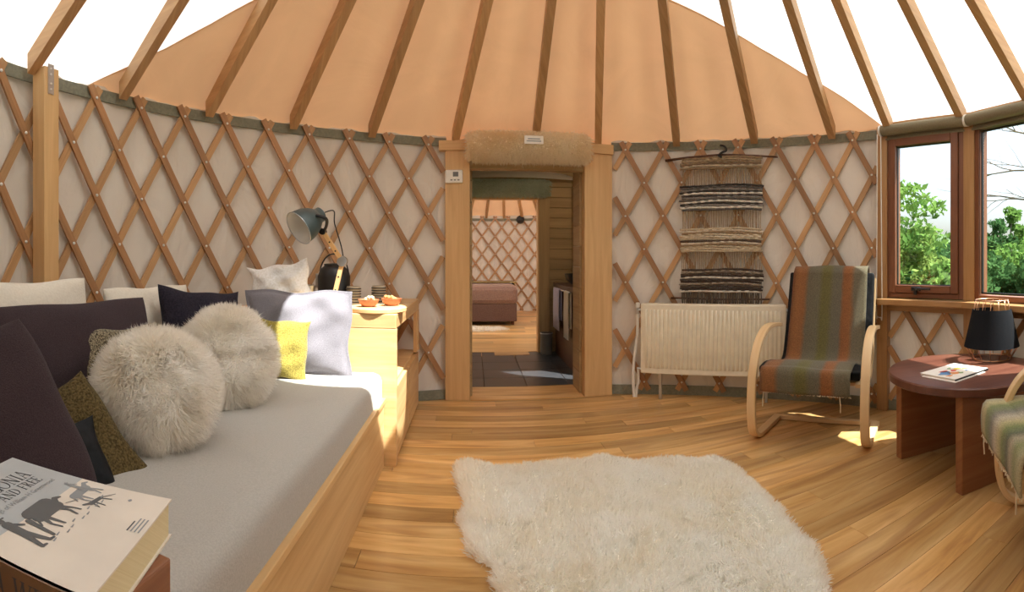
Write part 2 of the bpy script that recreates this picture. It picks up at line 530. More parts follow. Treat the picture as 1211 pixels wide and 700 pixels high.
wall_arc('wall_right', PSI_DR, PSI_W0, 0, ZROOF + .03, 'off-white canvas wall between the doorway and the windows')
wall_arc('wall_window', PSI_W0, PSI_W2, 0, .90, 'off-white canvas wall below the windows')
wall_arc('wall_back', PSI_W2, rad(225), 0, ZROOF + .03, 'off-white canvas wall on the far side of the windows')

def ring_strip(name, p0, p1, z0, z1, r, th, mat, label, cat, cx=0, cy=0):
    n = max(3, int(abs(p1 - p0) / rad(2)))
    path = [(cx + r * math.sin(p0 + (p1-p0)*i/n), cy + r * math.cos(p0 + (p1-p0)*i/n), (z0+z1)/2) for i in range(n + 1)]
    h = (z1 - z0) / 2
    mb = MB(); mb.sweep(path, [(-th/2, -h), (th/2, -h), (th/2, h), (-th/2, h)], (0, 0, 1))
    return struct(mb.build(name, mat), label, cat)
ring_strip('trim_1', rad(-135), PSI_DL, 2.185, 2.255, R - .022, .012, M['band'], 'grey-green felt band along the wall top left of the doorway', 'trim')
ring_strip('trim_2', PSI_DR, PSI_W0, 2.185, 2.255, R - .022, .012, M['band'], 'grey-green felt band along the wall top above the radiator', 'trim')
ring_strip('baseboard_left', rad(-135), PSI_DL, 0.002, .085, R - .025, .014, M['band'], 'grey-green felt skirting left of the doorway', 'skirting')
ring_strip('baseboard_right', PSI_DR, PSI_W2, 0.002, .085, R - .025, .014, M['band'], 'grey-green felt skirting behind the radiator', 'skirting')

# ------------------------------------------------------------------ roof: orange light-tinted canvas and translucent membrane
YB = [(-2.66, .37), (-2.43, .56), (-2.22, .70), (-1.99, .81), (-1.70, .92), (-1.2, 1.10), (-.6, 1.27), (0, 1.38), (.4, 1.41), (.77, 1.39),
      (.98, 1.36), (1.29, 1.31), (1.49, 1.27), (1.81, 1.18), (2.12, 1.06), (2.52, .93), (2.7, .85)]
def yb(x):
    return float(np.interp(x, [p[0] for p in YB], [p[1] for p in YB]))
def r_edge(p):
    """Radius on the cone where the orange light-tinted canvas ends along direction p."""
    lo, hi = .3, R + .02
    for _ in range(40):
        mid = (lo + hi) / 2
        if mid * math.cos(p) > yb(mid * math.sin(p)): hi = mid
        else: lo = mid
    return hi
def zc(r): return ZROOF + SLOPE * (R - r)
PO0, PO1 = rad(-81.9), rad(69.6)
RC = 0.60
nO = 150
vo, fo = [], []
nr = 14
for i in range(nO + 1):
    p = PO0 + (PO1 - PO0) * i / nO
    re = min(r_edge(p), R + .03)
    for j in range(nr + 1):
        r = (R + .04) + (re - R - .04) * j / nr
        sag = .012 * math.sin(i * .9) * math.sin(PI * j / nr)
        vo.append(pol(p, r, zc(r) + sag))
for i in range(nO):
    for j in range(nr):
        a = i * (nr + 1) + j
        fo.append((a, a + nr + 1, a + nr + 2, a + 1))
mb = MB(); mb.add(vo, fo)
ceiling = struct(mb.build('ceiling', M['ceil'], smooth=True), 'orange light-tinted canvas roof lining sloping up above the doorway', 'ceiling')
def cone_grid(p0, p1, n, r_in, r_out, dz, k=9):
    vo, fo = [], []
    for i in range(n + 1):
        p = p0 + (p1 - p0) * i / n
        a_, b_ = r_in(p), r_out(p)
        for j in range(k):
            r = a_ + (b_ - a_) * j / (k - 1)
            vo.append(pol(p, r, zc(r) + dz))
    for i in range(n):
        for j in range(k - 1):
            a = i * k + j
            fo.append((a, a + 1, a + k + 1, a + k))
    mb = MB(); mb.add(vo, fo)
    return mb
def out_front(p):
    ph = (p + PI) % (2*PI) - PI
    return min(r_edge(ph), R + .03) + .012 if PO0 <= ph <= PO1 else R + .04
# the membrane is cut short; unseen canvas is added behind to dim the room
PB = rad(118)
def r_back(p):
    ph = abs((p + PI) % (2*PI) - PI)
    return max(RC, min(R + .04, 1.10 / max(.05, -math.cos(ph)))) if ph > PB - .5 else R + .04
mb = cone_grid(-PI, PI, 288, lambda p: RC, lambda p: min(out_front(p), r_back(p) if abs(p) > rad(100) else 9), .004)
mb.build('translucent_panel', M['skin'], ceiling, smooth=True)['label'] = 'bright white translucent roof membrane'
pb0 = math.acos(-1.10 / (R + .04))
mb = cone_grid(pb0, 2*PI - pb0, 90, lambda p: r_back(p) - .012, lambda p: R + .04, 0)
mb.build('added_rear_canvas', M['canvas'], ceiling, smooth=True)['label'] = 'added unseen off-white canvas roof lining that dims the room'

# ------------------------------------------------------------------ rafters and crown
RDEP = .105
def zl(r): return ZROOF - RDEP - .012 + SLOPE * (R - r)
mb = MB()
ri, ro, hw = .625, 2.575, .030
vs = []
for xx in (-hw, hw):
    vs += [(xx, ro, zl(ro)), (xx, ro, zl(ro) + RDEP), (xx, ri, zl(ri) + RDEP), (xx, ri, zl(ri))]
fs = [(0, 1, 2, 3), (7, 6, 5, 4), (0, 4, 5, 1), (3, 2, 6, 7), (0, 3, 7, 4), (1, 5, 6, 2)]
mb.add(vs, fs, [[(vs[a][1] * 1.2, vs[a][2] * .6 + vs[a][0]) for a in f] for f in fs])
raf_me = mb.mesh('rafter')
raf_me.materials.append(M['rafter'])
RAF = [(-91.4, 'wooden roof rafter resting on the square post behind the daybed'),
       (-76.4, 'wooden roof rafter crossing from the white membrane above the plum bolster'),
       (-61.2, 'wooden roof rafter ending above the navy cushion'),
       (-45.7, 'wooden roof rafter ending above the desk lamp shade'),
       (-30.8, 'wooden roof rafter ending above the ridged cups'),
       (-14.6, 'wooden roof rafter ending on the door post with the thermostat'),
       (1.1, 'wooden roof rafter ending above the tan fleece roll'),
       (13.5, 'wooden roof rafter ending on the door post nearest the radiator'),
       (29.0, 'wooden roof rafter ending at the wall hanging edge nearest the doorway'),
       (44.3, 'wooden roof rafter ending at the wall hanging edge nearest the armchair'),
       (59.4, 'wooden roof rafter ending above the back of the armchair'),
       (70.4, 'wooden roof rafter ending at the hinge corner of the casement window'),
       (84.2, 'wooden roof rafter ending on the post between the two windows'),
       (97.0, 'wooden roof rafter ending above the large fixed window')]
for a, lab in RAF:
    o = bpy.data.objects.new('rafter', raf_me)
    COL.objects.link(o)
    o.rotation_euler = (0, 0, -rad(a))
    tag(o, lab, 'rafter', 'roof rafters')
mb = MB()
zt = zl(.6)
mb.lathe([(.51, zt - .03), (.62, zt - .03), (.62, zt + .12), (.51, zt + .12), (.51, zt - .03)], 48)
cr = thing('crown_ring', 'round wooden crown ring at the peak of the roof with a clear dome', 'roof ring')
mb.build('ring', M['fir'], cr, smooth=30)
mb = MB()
mb.lathe([(.62 * math.cos(rad(t)), zt + .12 + .18 * math.sin(rad(t))) for t in range(0, 91, 10)], 32)
mb.build('dome', M['glass'], cr, smooth=True)

# ------------------------------------------------------------------ lattice
LDZ = 0.295
def slat_mb(sgn, t0, t1, r, dpsi, dz, ztop, w=.046, th=.014):
    mb = MB()
    n = max(2, int((t1 - t0) * 3))
    path, ups = [], []
    for i in range(n + 1):
        t = t0 + (t1 - t0) * i / n
        p = sgn * t * dpsi / 2
        path.append(pol(p, r, ztop - t * dz)); ups.append((math.sin(p), math.cos(p), 0))
    mb.sweep(path, [(-w/2, -th/2), (w/2, -th/2), (w/2, th/2), (-w/2, th/2)], ups)
    return mb
def lattice(label, p_first, dpsi, pmin, pmax, levels, ztop, r=R - .03, dz=LDZ, w=.046, cx=0, cy=0, top_ext=.24, mats=None):
    t = thing('lattice_panel', label, 'lattice', (cx, cy, 0))
    mats = mats or (M['lattice'], M['lattice_light'])
    cache = {}
    n0 = math.floor((pmin - p_first) / dpsi) - levels
    n1 = math.ceil((pmax - p_first) / dpsi) + levels
    bolts = MB()
    for k in range(n0, n1 + 1):
        a = p_first + k * dpsi
        for sgn in (1, -1):
            lo, hi = -top_ext, levels + .25
            # angle a + sgn*t*dpsi/2 must stay inside [pmin, pmax]
            ta, tb = (pmin - a) * sgn / (dpsi/2), (pmax - a) * sgn / (dpsi/2)
            lo, hi = max(lo, min(ta, tb)), min(hi, max(ta, tb))
            if hi - lo < .35: continue
            key = (sgn, round(lo, 3), round(hi, 3))
            if key not in cache:
                me = slat_mb(sgn, lo, hi, r - (.017 if sgn > 0 else 0), dpsi, dz, ztop, w).mesh('slat')
                me.materials.append(mats[0] if sgn > 0 else mats[1])
                cache[key] = me
            o = bpy.data.objects.new('slat', cache[key])
            COL.objects.link(o); o.parent = t
            o.rotation_euler = (0, 0, -a)
        for lv in range(0, levels + 1):
            p = a + (lv % 2) * dpsi / 2
            if pmin + .01 < p < pmax - .01:
                q = Vector(pol(p, r - .026, ztop - lv * dz))
                nrm = Vector((-math.sin(p), -math.cos(p), 0))
                Mx = Matrix.Translation(q) @ nrm.to_track_quat('Z', 'Y').to_matrix().to_4x4()
                bolts.lathe([(.0095, 0), (.0095, .003), (.005, .006), (0, .0065)], 6, M=Mx)
    b = bolts.build('bolts', M['bolt'], t, smooth=True)
    b['kind'] = 'stuff'
    return t
DP = rad(7.6)
lattice('brown wooden lattice of crossed slats on the wall behind the daybed', rad(-19.7), DP, rad(-128), PSI_DL - .012, 7, 2.185)
lattice('brown wooden lattice of crossed slats behind the radiator and wall hanging', rad(18.9), rad(7.38), PSI_DR + .012, PSI_W0 - .02, 7, 2.185)
lattice('short brown wooden lattice below the window sill behind the round table', rad(73.2), rad(7.4), PSI_W0 + .02, PSI_W2, 3, .80, dz=.25, r=R - .03)

# ------------------------------------------------------------------ post behind the daybed
pp = thing('support_post', 'square pale wooden post standing against the lattice behind the daybed', 'post', pol(rad(-89.8), R - .11), (0, 0, rad(89.8)))
mb = MB(); mb.box(-.052, .052, -.05, .05, 0, 2.235); mb.build('shaft', M['fir'], pp, bevel=.004)
mb = MB(); mb.box(-.028, .012, -.054, -.05, 2.09, 2.25); pl_ = mb.build('bracket', M['steel'], pp)
pl_['label'] = 'galvanised metal bracket plate'
for zz in (2.115, 2.145, 2.195, 2.225):
    mb = MB(); mb.lathe([(.007, 0), (.005, .004), (0, .005)], 8, M=Matrix.Translation((-.008, -.054, zz)) @ Matrix.Rotation(PI/2, 4, 'X'))
    mb.build('screw', M['bolt'], pl_)

# ------------------------------------------------------------------ doorway
d1 = thing('door_1', 'wide fir doorway with two square posts opening to the corridor', 'doorway', (0, 0, 0), kind='structure')
YF = 2.485
for sx in (-1, 1):
    x0, x1 = (-.735, -.525) if sx < 0 else (.475, .726)
    mb = MB(); mb.box(x0, x1, YF, YF + .12, 0, 2.14); mb.build('post', M['fir'], d1, bevel=.004)
    mb = MB(); mb.box(x0 - (.055 if sx < 0 else .015), x1 + (.005 if sx < 0 else .008), YF - .02, YF + .14, 2.14, 2.225); mb.build('capital', M['fir'], d1, bevel=.004)
    xi = -.525 if sx < 0 else .475
    for k in range(11):     # tongue and groove boards lining the jamb
        z0 = k * .19
        mb = MB(); mb.box(min(xi, xi - sx*.02), max(xi, xi - sx*.02), YF + .12, YF + .42, z0 + .002, z0 + .188)
        mb.build('jamb_board', M['corr'], d1, bevel=.003)
    # canvas stop between post and wall
    mb = MB(); mb.box(xi + sx*.002, sx * .745, YF + .12, YF + .20, 0, 2.3); mb.build('frame_backing', M['corr'], d1)
mb = MB(); mb.box(-.525, .475, YF + .03, YF + .11, 1.985, 2.06); mb.build('lintel', M['corr'], d1, bevel=.003)
mb = MB(); mb.box(-.74, .74, YF + .11, YF + .20, 2.06, 2.46); mb.build('header_board', M['corr'], d1)
mb = MB(); mb.box(-.52, .47, YF - .0, YF + .43, -.01, .006); mb.build('threshold', M['floor'], d1)

# thermostat
th_ = thing('thermostat', 'small white thermostat with grey display on the door post', 'thermostat', (-.66, YF, 1.915))
mb = MB(); mb.box(-.075, .075, -.028, 0, -.057, .057); mb.build('case', M['white'], th_, bevel=.012)
mb = MB(); mb.box(-.008, .038, -.0305, -.027, -.002, .038); mb.build('display', M['grey'], th_)
for k in range(3):
    mb = MB(); mb.box(-.03 + .03*k, -.012 + .03*k, -.030, -.027, -.036, -.026); mb.build('button', M['grey'], th_)

# ------------------------------------------------------------------ fur helper
def fur_mesh(name, P, Nn, length, width, mat, seed=1, lean=None, jitter=.5, curl=.5, parent=None, loc=None, rot=None, clump=None, droop=0.0):
    """Tapered curved blades rooted at points P (n,3) with normals Nn."""
    rg = np.random.default_rng(seed)
    n = len(P)
    d = Nn + rg.normal(0, jitter, (n, 3))
    if lean is not None: d = d + lean
    d /= np.linalg.norm(d, axis=1)[:, None] + 1e-9
    L = length * rg.uniform(.65, 1.2, n)
    side = np.cross(d, rg.normal(0, 1, (n, 3)))
    side /= np.linalg.norm(side, axis=1)[:, None] + 1e-9
    bend = np.cross(d, side) * (rg.normal(0, curl, n))[:, None] + np.array([0, 0, -1.0]) * droop
    V = np.zeros((n, 7, 3))
    for k, (t, ww) in enumerate(((0, 1.0), (.4, .9), (.75, .6))):
        c = P + d * (L * t)[:, None] + bend * (L * t * t)[:, None]
        V[:, 2*k] = c - side * (width * ww / 2)
        V[:, 2*k+1] = c + side * (width * ww / 2)
    V[:, 6] = P + d * L[:, None] + bend * L[:, None]
    base = (np.arange(n) * 7)[:, None]
    q = np.concatenate([base + np.array([0, 1, 3, 2]), base + np.array([2, 3, 5, 4])], 1).reshape(-1, 4)
    t3 = base + np.array([4, 5, 6])
    me = bpy.data.meshes.new(name)
    me.vertices.add(n * 7)
    me.vertices.foreach_set('co', (V.reshape(-1) * S).astype(np.float32))
    nl = len(q) * 4 + len(t3) * 3
    me.loops.add(nl)
    me.loops.foreach_set('vertex_index', np.concatenate([q.reshape(-1), t3.reshape(-1)]).astype(np.int32))
    me.polygons.add(len(q) + len(t3))
    st = np.concatenate([np.arange(len(q)) * 4, len(q) * 4 + np.arange(len(t3)) * 3])
    me.polygons.foreach_set('loop_start', st.astype(np.int32))
    me.update(calc_edges=True)
    me.validate()
    me.shade_smooth()
    o = link(name, me, mat, parent, loc, rot)
    o['kind'] = 'stuff'
    return o

def fur_roll(name, label, x0, x1, y, z, r, mats, n, length, seed, group=None):
    t = thing(name, label, 'fleece roll', ((x0 + x1)/2, y, z), group=group)
    L = x1 - x0
    mb = MB()
    prof = [(0, -L/2 + .02), (r*.6, -L/2 + .02), (r*.82, -L/2 + .05), (r*.88, -L/2 + .09), (r*.88, L/2 - .09), (r*.82, L/2 - .05), (r*.6, L/2 - .02), (0, L/2 - .02)]
    mb.lathe(prof, 24, M=Matrix.Rotation(PI/2, 4, 'Y'))
    mb.build('hide', M['furb'] if mats is not M['furg'] else M['furg'], t, smooth=True)
    rg = np.random.default_rng(seed)
    a = rg.uniform(0, 2*PI, n); xx = rg.uniform(-L/2, L/2, n)
    ends = np.minimum(L/2 - np.abs(xx), .08) / .08
    rr = r * (.7 + .3 * np.sqrt(np.clip(ends, 0, 1)))
    P = np.stack([xx, rr*np.cos(a), rr*np.sin(a)], 1)
    Nn = np.stack([np.sign(xx) * (1 - ends) * .9, np.cos(a), np.sin(a)], 1)
    fur_mesh('fleece', P, Nn, length, .006, mats, seed, jitter=.45, parent=t, droop=.3)
    return t
fr_ = fur_roll('fleece_roll', 'rolled tan fleece tucked along the top of the near doorway', -.535, .485, YF - .07, 2.165, .095, M['furt'], 24000, .05, 5)
mb = MB(); mb.box(-.078, .078, -.006, .0, -.033, .033)
tg = thing('paper_tag', 'small white printed card on the tan fleece roll', 'tag', (.0, YF - .213, 2.185))
mb.build('card', M['white'], tg)
for zz, ww in ((.008, .05), (-.010, .06)):
    mb = MB(); mb.box(-ww, ww, -.0072, -.006, zz - .004, zz + .004); mb.build('print', M['inksoft'], tg)

# ------------------------------------------------------------------ corridor and bathroom
YC0, YC1 = YF + .20, 4.65
mb = MB(); mb.box(-.80, 1.25, YC0 + .22, YC1 + .16, -.08, -.012)
cf = struct(mb.build('floor_corridor', M['subfloor']), 'dark slate tile floor of the corridor', 'floor')
tx = .41
nxx = 5
for i in range(nxx):
    for j in range(5):
        y0 = YC0 + .22 + j * .385
        x0 = -.80 + i * tx
        mb = MB(); mb.box(x0 + .003, x0 + tx - .003, y0 + .003, min(y0 + .382, YC1 + .15), -.012, 0)
        mb.build('tile', M['slate'], cf, bevel=.002)
def board_wall(name, label, axis, c, a0, a1, z0, z1, holes=None, bh=.135):
    st = thing(name, label, 'wall', kind='structure')
    k, z = 0, z0
    while z < z1 - .01:
        zt = min(z + bh, z1)
        spans = [(a0, a1)]
        if holes:
            h0, h1, hz = holes
            if z < hz - .02: spans = [(a0, h0), (h1, a1)]
        for (s0, s1) in spans:
            if s1 - s0 < .01: continue
            mb = MB()
            if axis == 'y': mb.box(s0, s1, c, c + .03, z + .003, zt - .003)
            else: mb.box(c, c + .03, s0, s1, z + .003, zt - .003)
            mb.build('board', M['corr'], st, bevel=.004)
        z = zt
    mb = MB()
    for (s0, s1, q0, q1) in ([(a0, a1, z0, z1)] if not holes else [(a0, holes[0], z0, z1), (holes[1], a1, z0, z1), (holes[0], holes[1], holes[2], z1)]):
        if axis == 'y': mb.box(s0, s1, c + .03, c + .07, q0, q1)
        else:
            e = .03 if c > 0 else -.04
            mb.box(c + e, c + e + .04, s0, s1, q0, q1)
    mb.build('backing', M['corr'], st)
    return st
board_wall('wall_corridor', 'horizontal board wall around the bedroom opening', 'y', YC1, -.80, 1.25, 0, 2.47, holes=(-.62, .365, 2.016))
board_wall('wall_bathroom', 'horizontal board wall beside the vanity', 'x', 1.20, YC0, YC1, 0, 2.47)
board_wall('wall_passage', 'horizontal board wall of the corridor opposite the vanity', 'x', -.80, YC0, YC1, 0, 2.47)
mb = MB(); mb.box(-.85, 1.3, YC0 - .05, YC1 + .1, 2.47, 2.55)
struct(mb.build('ceiling_corridor', M['corr']), 'low board ceiling of the corridor', 'ceiling')
d2 = thing('door_2', 'pale timber frame of the opening into the bedroom', 'doorway', kind='structure')
mb = MB(); mb.box(.365, .50, YC1 - .025, YC1, 0, 2.02); mb.build('post', M['corr'], d2, bevel=.004)
mb = MB(); mb.box(.345, .365, YC1 - .03, YC1 + .14, 0, 2.016); mb.build('jamb', M['fir'], d2, bevel=.003)
mb = MB(); mb.box(-.62, .365, YC1 - .02, YC1 + .14, 2.0, 2.03); mb.build('lintel', M['fir'], d2)
fur_roll('fleece_roll', 'rolled teal green fleece hanging above the bedroom opening', -.62, .49, YC1 - .11, 2.13, .095, M['furg'], 9000, .035, 9)
# unseen lamp added above the vanity to brighten the corridor
cl = thing('added_fill_lamp', 'added unseen round fill lamp above the bathroom vanity', 'lamp', (.93, 3.45, 2.47))
mb = MB(); mb.lathe([(0, -.01), (.13, -.01), (.13, 0), (0, 0)], 24); mb.build('base', M['white'], cl)
mb = MB(); mb.lathe([(.12, -.01), (.11, -.05), (.07, -.075), (0, -.085)], 24); mb.build('globe', M['opal'], cl, smooth=True)
# vanity
van = thing('vanity', 'dark wooden bathroom vanity with towel rail beside the corridor', 'vanity', (0, 0, 0))
mb = MB(); mb.box(.57, 1.18, 3.35, 4.58, .0, .86); mb.build('body', M['vanity'], van, bevel=.006)
mb = MB(); mb.box(.54, 1.19, 3.30, 4.60, .86, .91); mb.build('worktop', M['vanity'], van, bevel=.005)
mb = MB(); mb.tube([(.535, 3.45, .85), (.535, 4.5, .85)], .009, 8); mb.build('rail', M['steel'], van, smooth=True)
bs = thing('wash_basin', 'dark round wash basin on the bathroom vanity', 'basin', (.80, 4.05, .91))
mb = MB(); mb.lathe([(0, 0), (.12, 0), (.19, .06), (.21, .13), (.20, .13), (.18, .065), (.10, .02), (0, .02)], 24); mb.build('bowl', M['slate'], bs, smooth=40)
def towel(label, y0, y1, z0, mat):
    mb = MB()
    n = 10
    vs, fs = [], []
    prof = [(-.014, z0), (-.016, .6), (-.014, .845), (-.004, .862), (.010, .845), (.012, .5), (.012, z0 + .12)]
    for i in range(n + 1):
        y = y0 + (y1 - y0) * i / n
        wv = .006 * math.sin(i * 1.7)
        for (dx, z) in prof: vs.append((.535 + dx * 1.3 + wv * (.862 - z), y, z))
    k = len(prof)
    for i in range(n):
        for j in range(k - 1):
            a = i * k + j
            fs.append((a, a + 1, a + k + 1, a + k))
    mb.add(vs, fs)
    o = mb.build('towel', mat, smooth=True)
    s = o.modifiers.new('solid', 'SOLIDIFY'); s.thickness = .006 * S; s.offset = 0
    return tag(o, label, 'towel', 'towels on the vanity rail')
towel('pale lilac towel hanging on the vanity rail', 4.02, 4.42, .36, M['towelp'])
towel('long cream towel hanging on the vanity rail', 3.45, 3.70, .34, M['towelw'])
bn = thing('waste_bin', 'small dark metal waste bin beside the bedroom opening', 'bin', (.44, 4.52, 0))
mb = MB(); mb.lathe([(0, 0), (.075, 0), (.08, .27), (.076, .27), (.071, .01), (0, .01)], 20); mb.build('bucket', M['grey'], bn, smooth=40)
mb = MB(); mb.lathe([(.08, .262), (.084, .268), (.08, .275)], 20); mb.build('rim', M['steel'], bn, smooth=True)

# ------------------------------------------------------------------ bedroom yurt beyond
BY, BR = 7.25, 2.78
mb = MB(); mb.lathe([(0, -.10), (BR + .05, -.10), (BR + .05, -.001), (0, -.001)], 64, M=Matrix.Translation((0, BY, 0)))
# keep planks running across: uv is planar, scaled in the material
bf = struct(mb.build('floor_bedroom', M['floor']), 'warm wooden floor of the bedroom', 'floor')
for k in range(26):
    y0 = BY - BR + k * .215
    ym = max(abs(y0 - BY), abs(y0 + .215 - BY))
    hx = math.sqrt(max(.05, BR**2 - min(ym, BR)**2))
    x = -hx
    while x < hx - .05:
        L = min(pr.uniform(1.0, 2.4), hx - x)
        mb = MB(); mb.box(x + .001, x + L - .001, y0 + .001, y0 + .213, -.001, .004)
        mb.build('plank', M['floor'], bf)
        x += L
oa = math.asin(.80 / BR)
wall_arc('wall_bedroom', rad(180) - oa, -rad(180) + oa, 0, 2.3, 'off-white canvas wall of the bedroom yurt', r=BR, cy=BY)
lattice('fine brown wooden lattice on the bedroom wall behind the bed', rad(0.5), rad(6.6), rad(-27), rad(24), 10, 2.20, r=BR - .03, dz=.213, w=.04, cy=BY)
ring_strip('trim_3', rad(-27), rad(24), 2.14, 2.20, BR - .012, .01, M['band'], 'dark felt band along the bedroom wall top', 'trim', cy=BY)
def cone_part(name, p0, p1, r0, r1, mat, label, n=60):
    mb = MB(); vs, fs = [], []
    for i in range(n + 1):
        p = p0 + (p1 - p0) * i / n
        for j in range(5):
            r = r0 + (r1 - r0) * j / 4
            vs.append((r * math.sin(p), BY + r * math.cos(p), 2.27 + SLOPE * (BR - r)))
    for i in range(n):
        for j in range(4):
            a = i * 5 + j; fs.append((a, a + 1, a + 6, a + 5))
    mb.add(vs, fs)
    return struct(mb.build(name, mat, smooth=True), label, 'ceiling')
cone_part('ceiling_bedroom', rad(-105), rad(105), .5, BR + .04, M['ceil'], 'orange light-tinted canvas roof lining of the bedroom')
cone_part('ceiling_added_membrane', rad(105), rad(255), .5, BR + .04, M['skin'], 'added unseen translucent roof part that lights the bedroom')  # out of view, added so daylight brightens the bedroom
for a in (-22, -13, -4, 5, 14, 23):
    o = bpy.data.objects.new('rafter', raf_me); COL.objects.link(o)
    dr = BR - R
    o.location = (dr * math.sin(rad(a)) * S, (BY + dr * math.cos(rad(a))) * S, 0)
    o.rotation_euler = (0, 0, -rad(a)); tag(o, 'thin wooden roof rafter above the bedroom lattice', 'rafter', 'bedroom rafters')
bd = thing('bed', 'bed with brown mauve cover in the room beyond the corridor', 'bed', (-.62, 8.05, 0))
mb = MB(); mb.box(-.93, .93, -.73, .73, .07, .40); mb.build('skirt', M['mauve2'], bd, bevel=.02)
mb = MB(); mb.box(-.95, .95, -.76, .76, .38, .74); mb.build('mattress', M['mauve'], bd, bevel=.09)
for (fx, fy) in ((-.85, -.65), (.85, -.65), (-.85, .65), (.85, .65)):
    mb = MB(); mb.box(fx - .03, fx + .03, fy - .03, fy + .03, 0.004, .07); mb.build('leg', M['vanity'], bd)
def drape(xa, xb, ya, yb_, zz, dropx, name, mat):
    mb = MB()
    pr_ = [(xa, zz), (xb - .10, zz), (xb - .03, zz - .012), (xb + .005, zz - .05), (xb + .012, zz - dropx)]
    P_ = catmull([(x, 0, z) for x, z in pr_], 4)
    vs = [(p[0], y, p[2]) for p in P_ for y in (ya, yb_)]
    mb.add(vs, [(2*i, 2*i+1, 2*i+3, 2*i+2) for i in range(len(P_) - 1)])
    o = mb.build(name, mat, bd, smooth=True)
    m_ = o.modifiers.new('solid', 'SOLIDIFY'); m_.thickness = .012 * S
drape(-.94, .945, .18, .74, .752, .20, 'throw', M['knit'])
drape(-.94, .950, .05, .19, .756, .16, 'throw_edge', M['goldc'])
# small sheepskin by the bed
def blob_outline(cx, cy, rx, ry, seed, n=40, amp=.12):
    rr = random.Random(seed); ph = [rr.uniform(0, 6.28) for _ in range(4)]
    out = []
    for i in range(n):
        a = 2*PI*i/n
        k = 1 + amp * math.sin(3*a + ph[0]) + amp*.6*math.sin(5*a + ph[1]) + amp*.4*math.sin(9*a + ph[2])
        out.append((cx + rx*k*math.cos(a), cy + ry*k*math.sin(a)))
    return out
def in_poly(P, poly):
    x, y = P[:, 0], P[:, 1]
    ins = np.zeros(len(P), bool)
    j = len(poly) - 1
    for i in range(len(poly)):
        xi, yi = poly[i]; xj, yj = poly[j]
        c = ((yi > y) != (yj > y)) & (x < (xj - xi) * (y - yi) / (yj - yi + 1e-12) + xi)
        ins ^= c
        j = i
    return ins
def edge_dist(P, poly):
    dmin = np.full(len(P), 9.0)
    for i in range(len(poly)):
        a, b = np.array(poly[i]), np.array(poly[(i+1) % len(poly)])
        ab = b - a
        t = np.clip(((P - a) @ ab) / (ab @ ab + 1e-12), 0, 1)
        dmin = np.minimum(dmin, np.linalg.norm(P - (a + t[:, None]*ab), axis=1))
    return dmin
def vnoise(x, y, seed, sc):
    rg = np.random.default_rng(seed)
    out = np.zeros_like(x)
    for k in range(6):
        a = rg.uniform(0, 2*PI); f = sc * rg.uniform(.6, 1.7); ph = rg.uniform(0, 2*PI)
        out += np.sin((x*np.cos(a) + y*np.sin(a)) * f + ph)
    return out / 6
def rug(name, label, poly, n, length, seed, hgt, mat, width=.008, z=0.0):
    t = thing(name, label, 'rug', (0, 0, z))
    xs = [p[0] for p in poly]; ys = [p[1] for p in poly]
    def height(Q):
        e = np.clip(edge_dist(Q, poly) / .12, 0, 1)
        return hgt * (np.sqrt(e) * (.75 + .8 * vnoise(Q[:, 0], Q[:, 1], seed, 10) + .45 * vnoise(Q[:, 0], Q[:, 1], seed + 1, 26) + .22 * vnoise(Q[:, 0], Q[:, 1], seed + 2, 60))) + .006
    # hide base: triangulated grid clipped to the outline
    gx = np.arange(min(xs), max(xs), .025); gy = np.arange(min(ys), max(ys), .025)
    G = np.array([(a, b) for a in gx for b in gy]); keep = in_poly(G, poly)
    hz = height(G)
    idx = -np.ones(len(G), int); vs, fs = [], []
    for i in np.where(keep)[0]:
        idx[i] = len(vs); vs.append((G[i, 0], G[i, 1], max(.003, hz[i] - .014)))
    ny = len(gy)
    for i in range(len(gx) - 1):
        for j in range(ny - 1):
            q = [idx[i*ny+j], idx[(i+1)*ny+j], idx[(i+1)*ny+j+1], idx[i*ny+j+1]]
            if min(q) >= 0: fs.append(tuple(q))
    mb = MB(); mb.add(vs, fs)
    mb.build('hide', M['furb'], t, smooth=True)
    rg = np.random.default_rng(seed)
    Q = np.stack([rg.uniform(min(xs), max(xs), n * 2), rg.uniform(min(ys), max(ys), n * 2)], 1)
    Q = Q[in_poly(Q, poly)][:n]
    z0 = np.maximum(.003, height(Q) - .004)
    P = np.column_stack([Q, z0])
    ang = vnoise(Q[:, 0], Q[:, 1], seed + 5, 5) * 5
    e = edge_dist(Q, poly)
    cx, cy = np.mean(xs), np.mean(ys)
    outw = Q - np.array([cx, cy]); outw /= np.linalg.norm(outw, axis=1)[:, None]
    k = np.exp(-e / .05)[:, None]
    lean = np.column_stack([np.cos(ang) + 1.1 * vnoise(Q[:, 0], Q[:, 1], seed + 7, 70), np.sin(ang) + 1.1 * vnoise(Q[:, 0], Q[:, 1], seed + 8, 70), np.zeros(len(Q))])
    # wool gathers in tufts: tips lean to the middle of the tuft they belong to
    cs = .055
    cell = np.floor(Q / cs)
    hsh = np.stack([np.modf(np.abs(np.sin(cell[:, 0] * 12.9898 + cell[:, 1] * 78.233) * 43758.5))[0], np.modf(np.abs(np.sin(cell[:, 0] * 39.34 + cell[:, 1] * 11.135) * 24634.6))[0]], 1)
    tuft = ((cell + .25 + .5 * hsh) * cs - Q) / cs
    lean[:, :2] = lean[:, :2] * .8 + tuft * 1.5
    lean[:, :2] = lean[:, :2] * (1 - k) + outw * k * 1.2
    Nn = np.tile(np.array([0, 0, 1.0]), (len(Q), 1)) * .75
    fur_mesh('fur', P, Nn * 1.25, length, width, mat, seed, lean=lean, jitter=.32, curl=.3, parent=t)
    return t
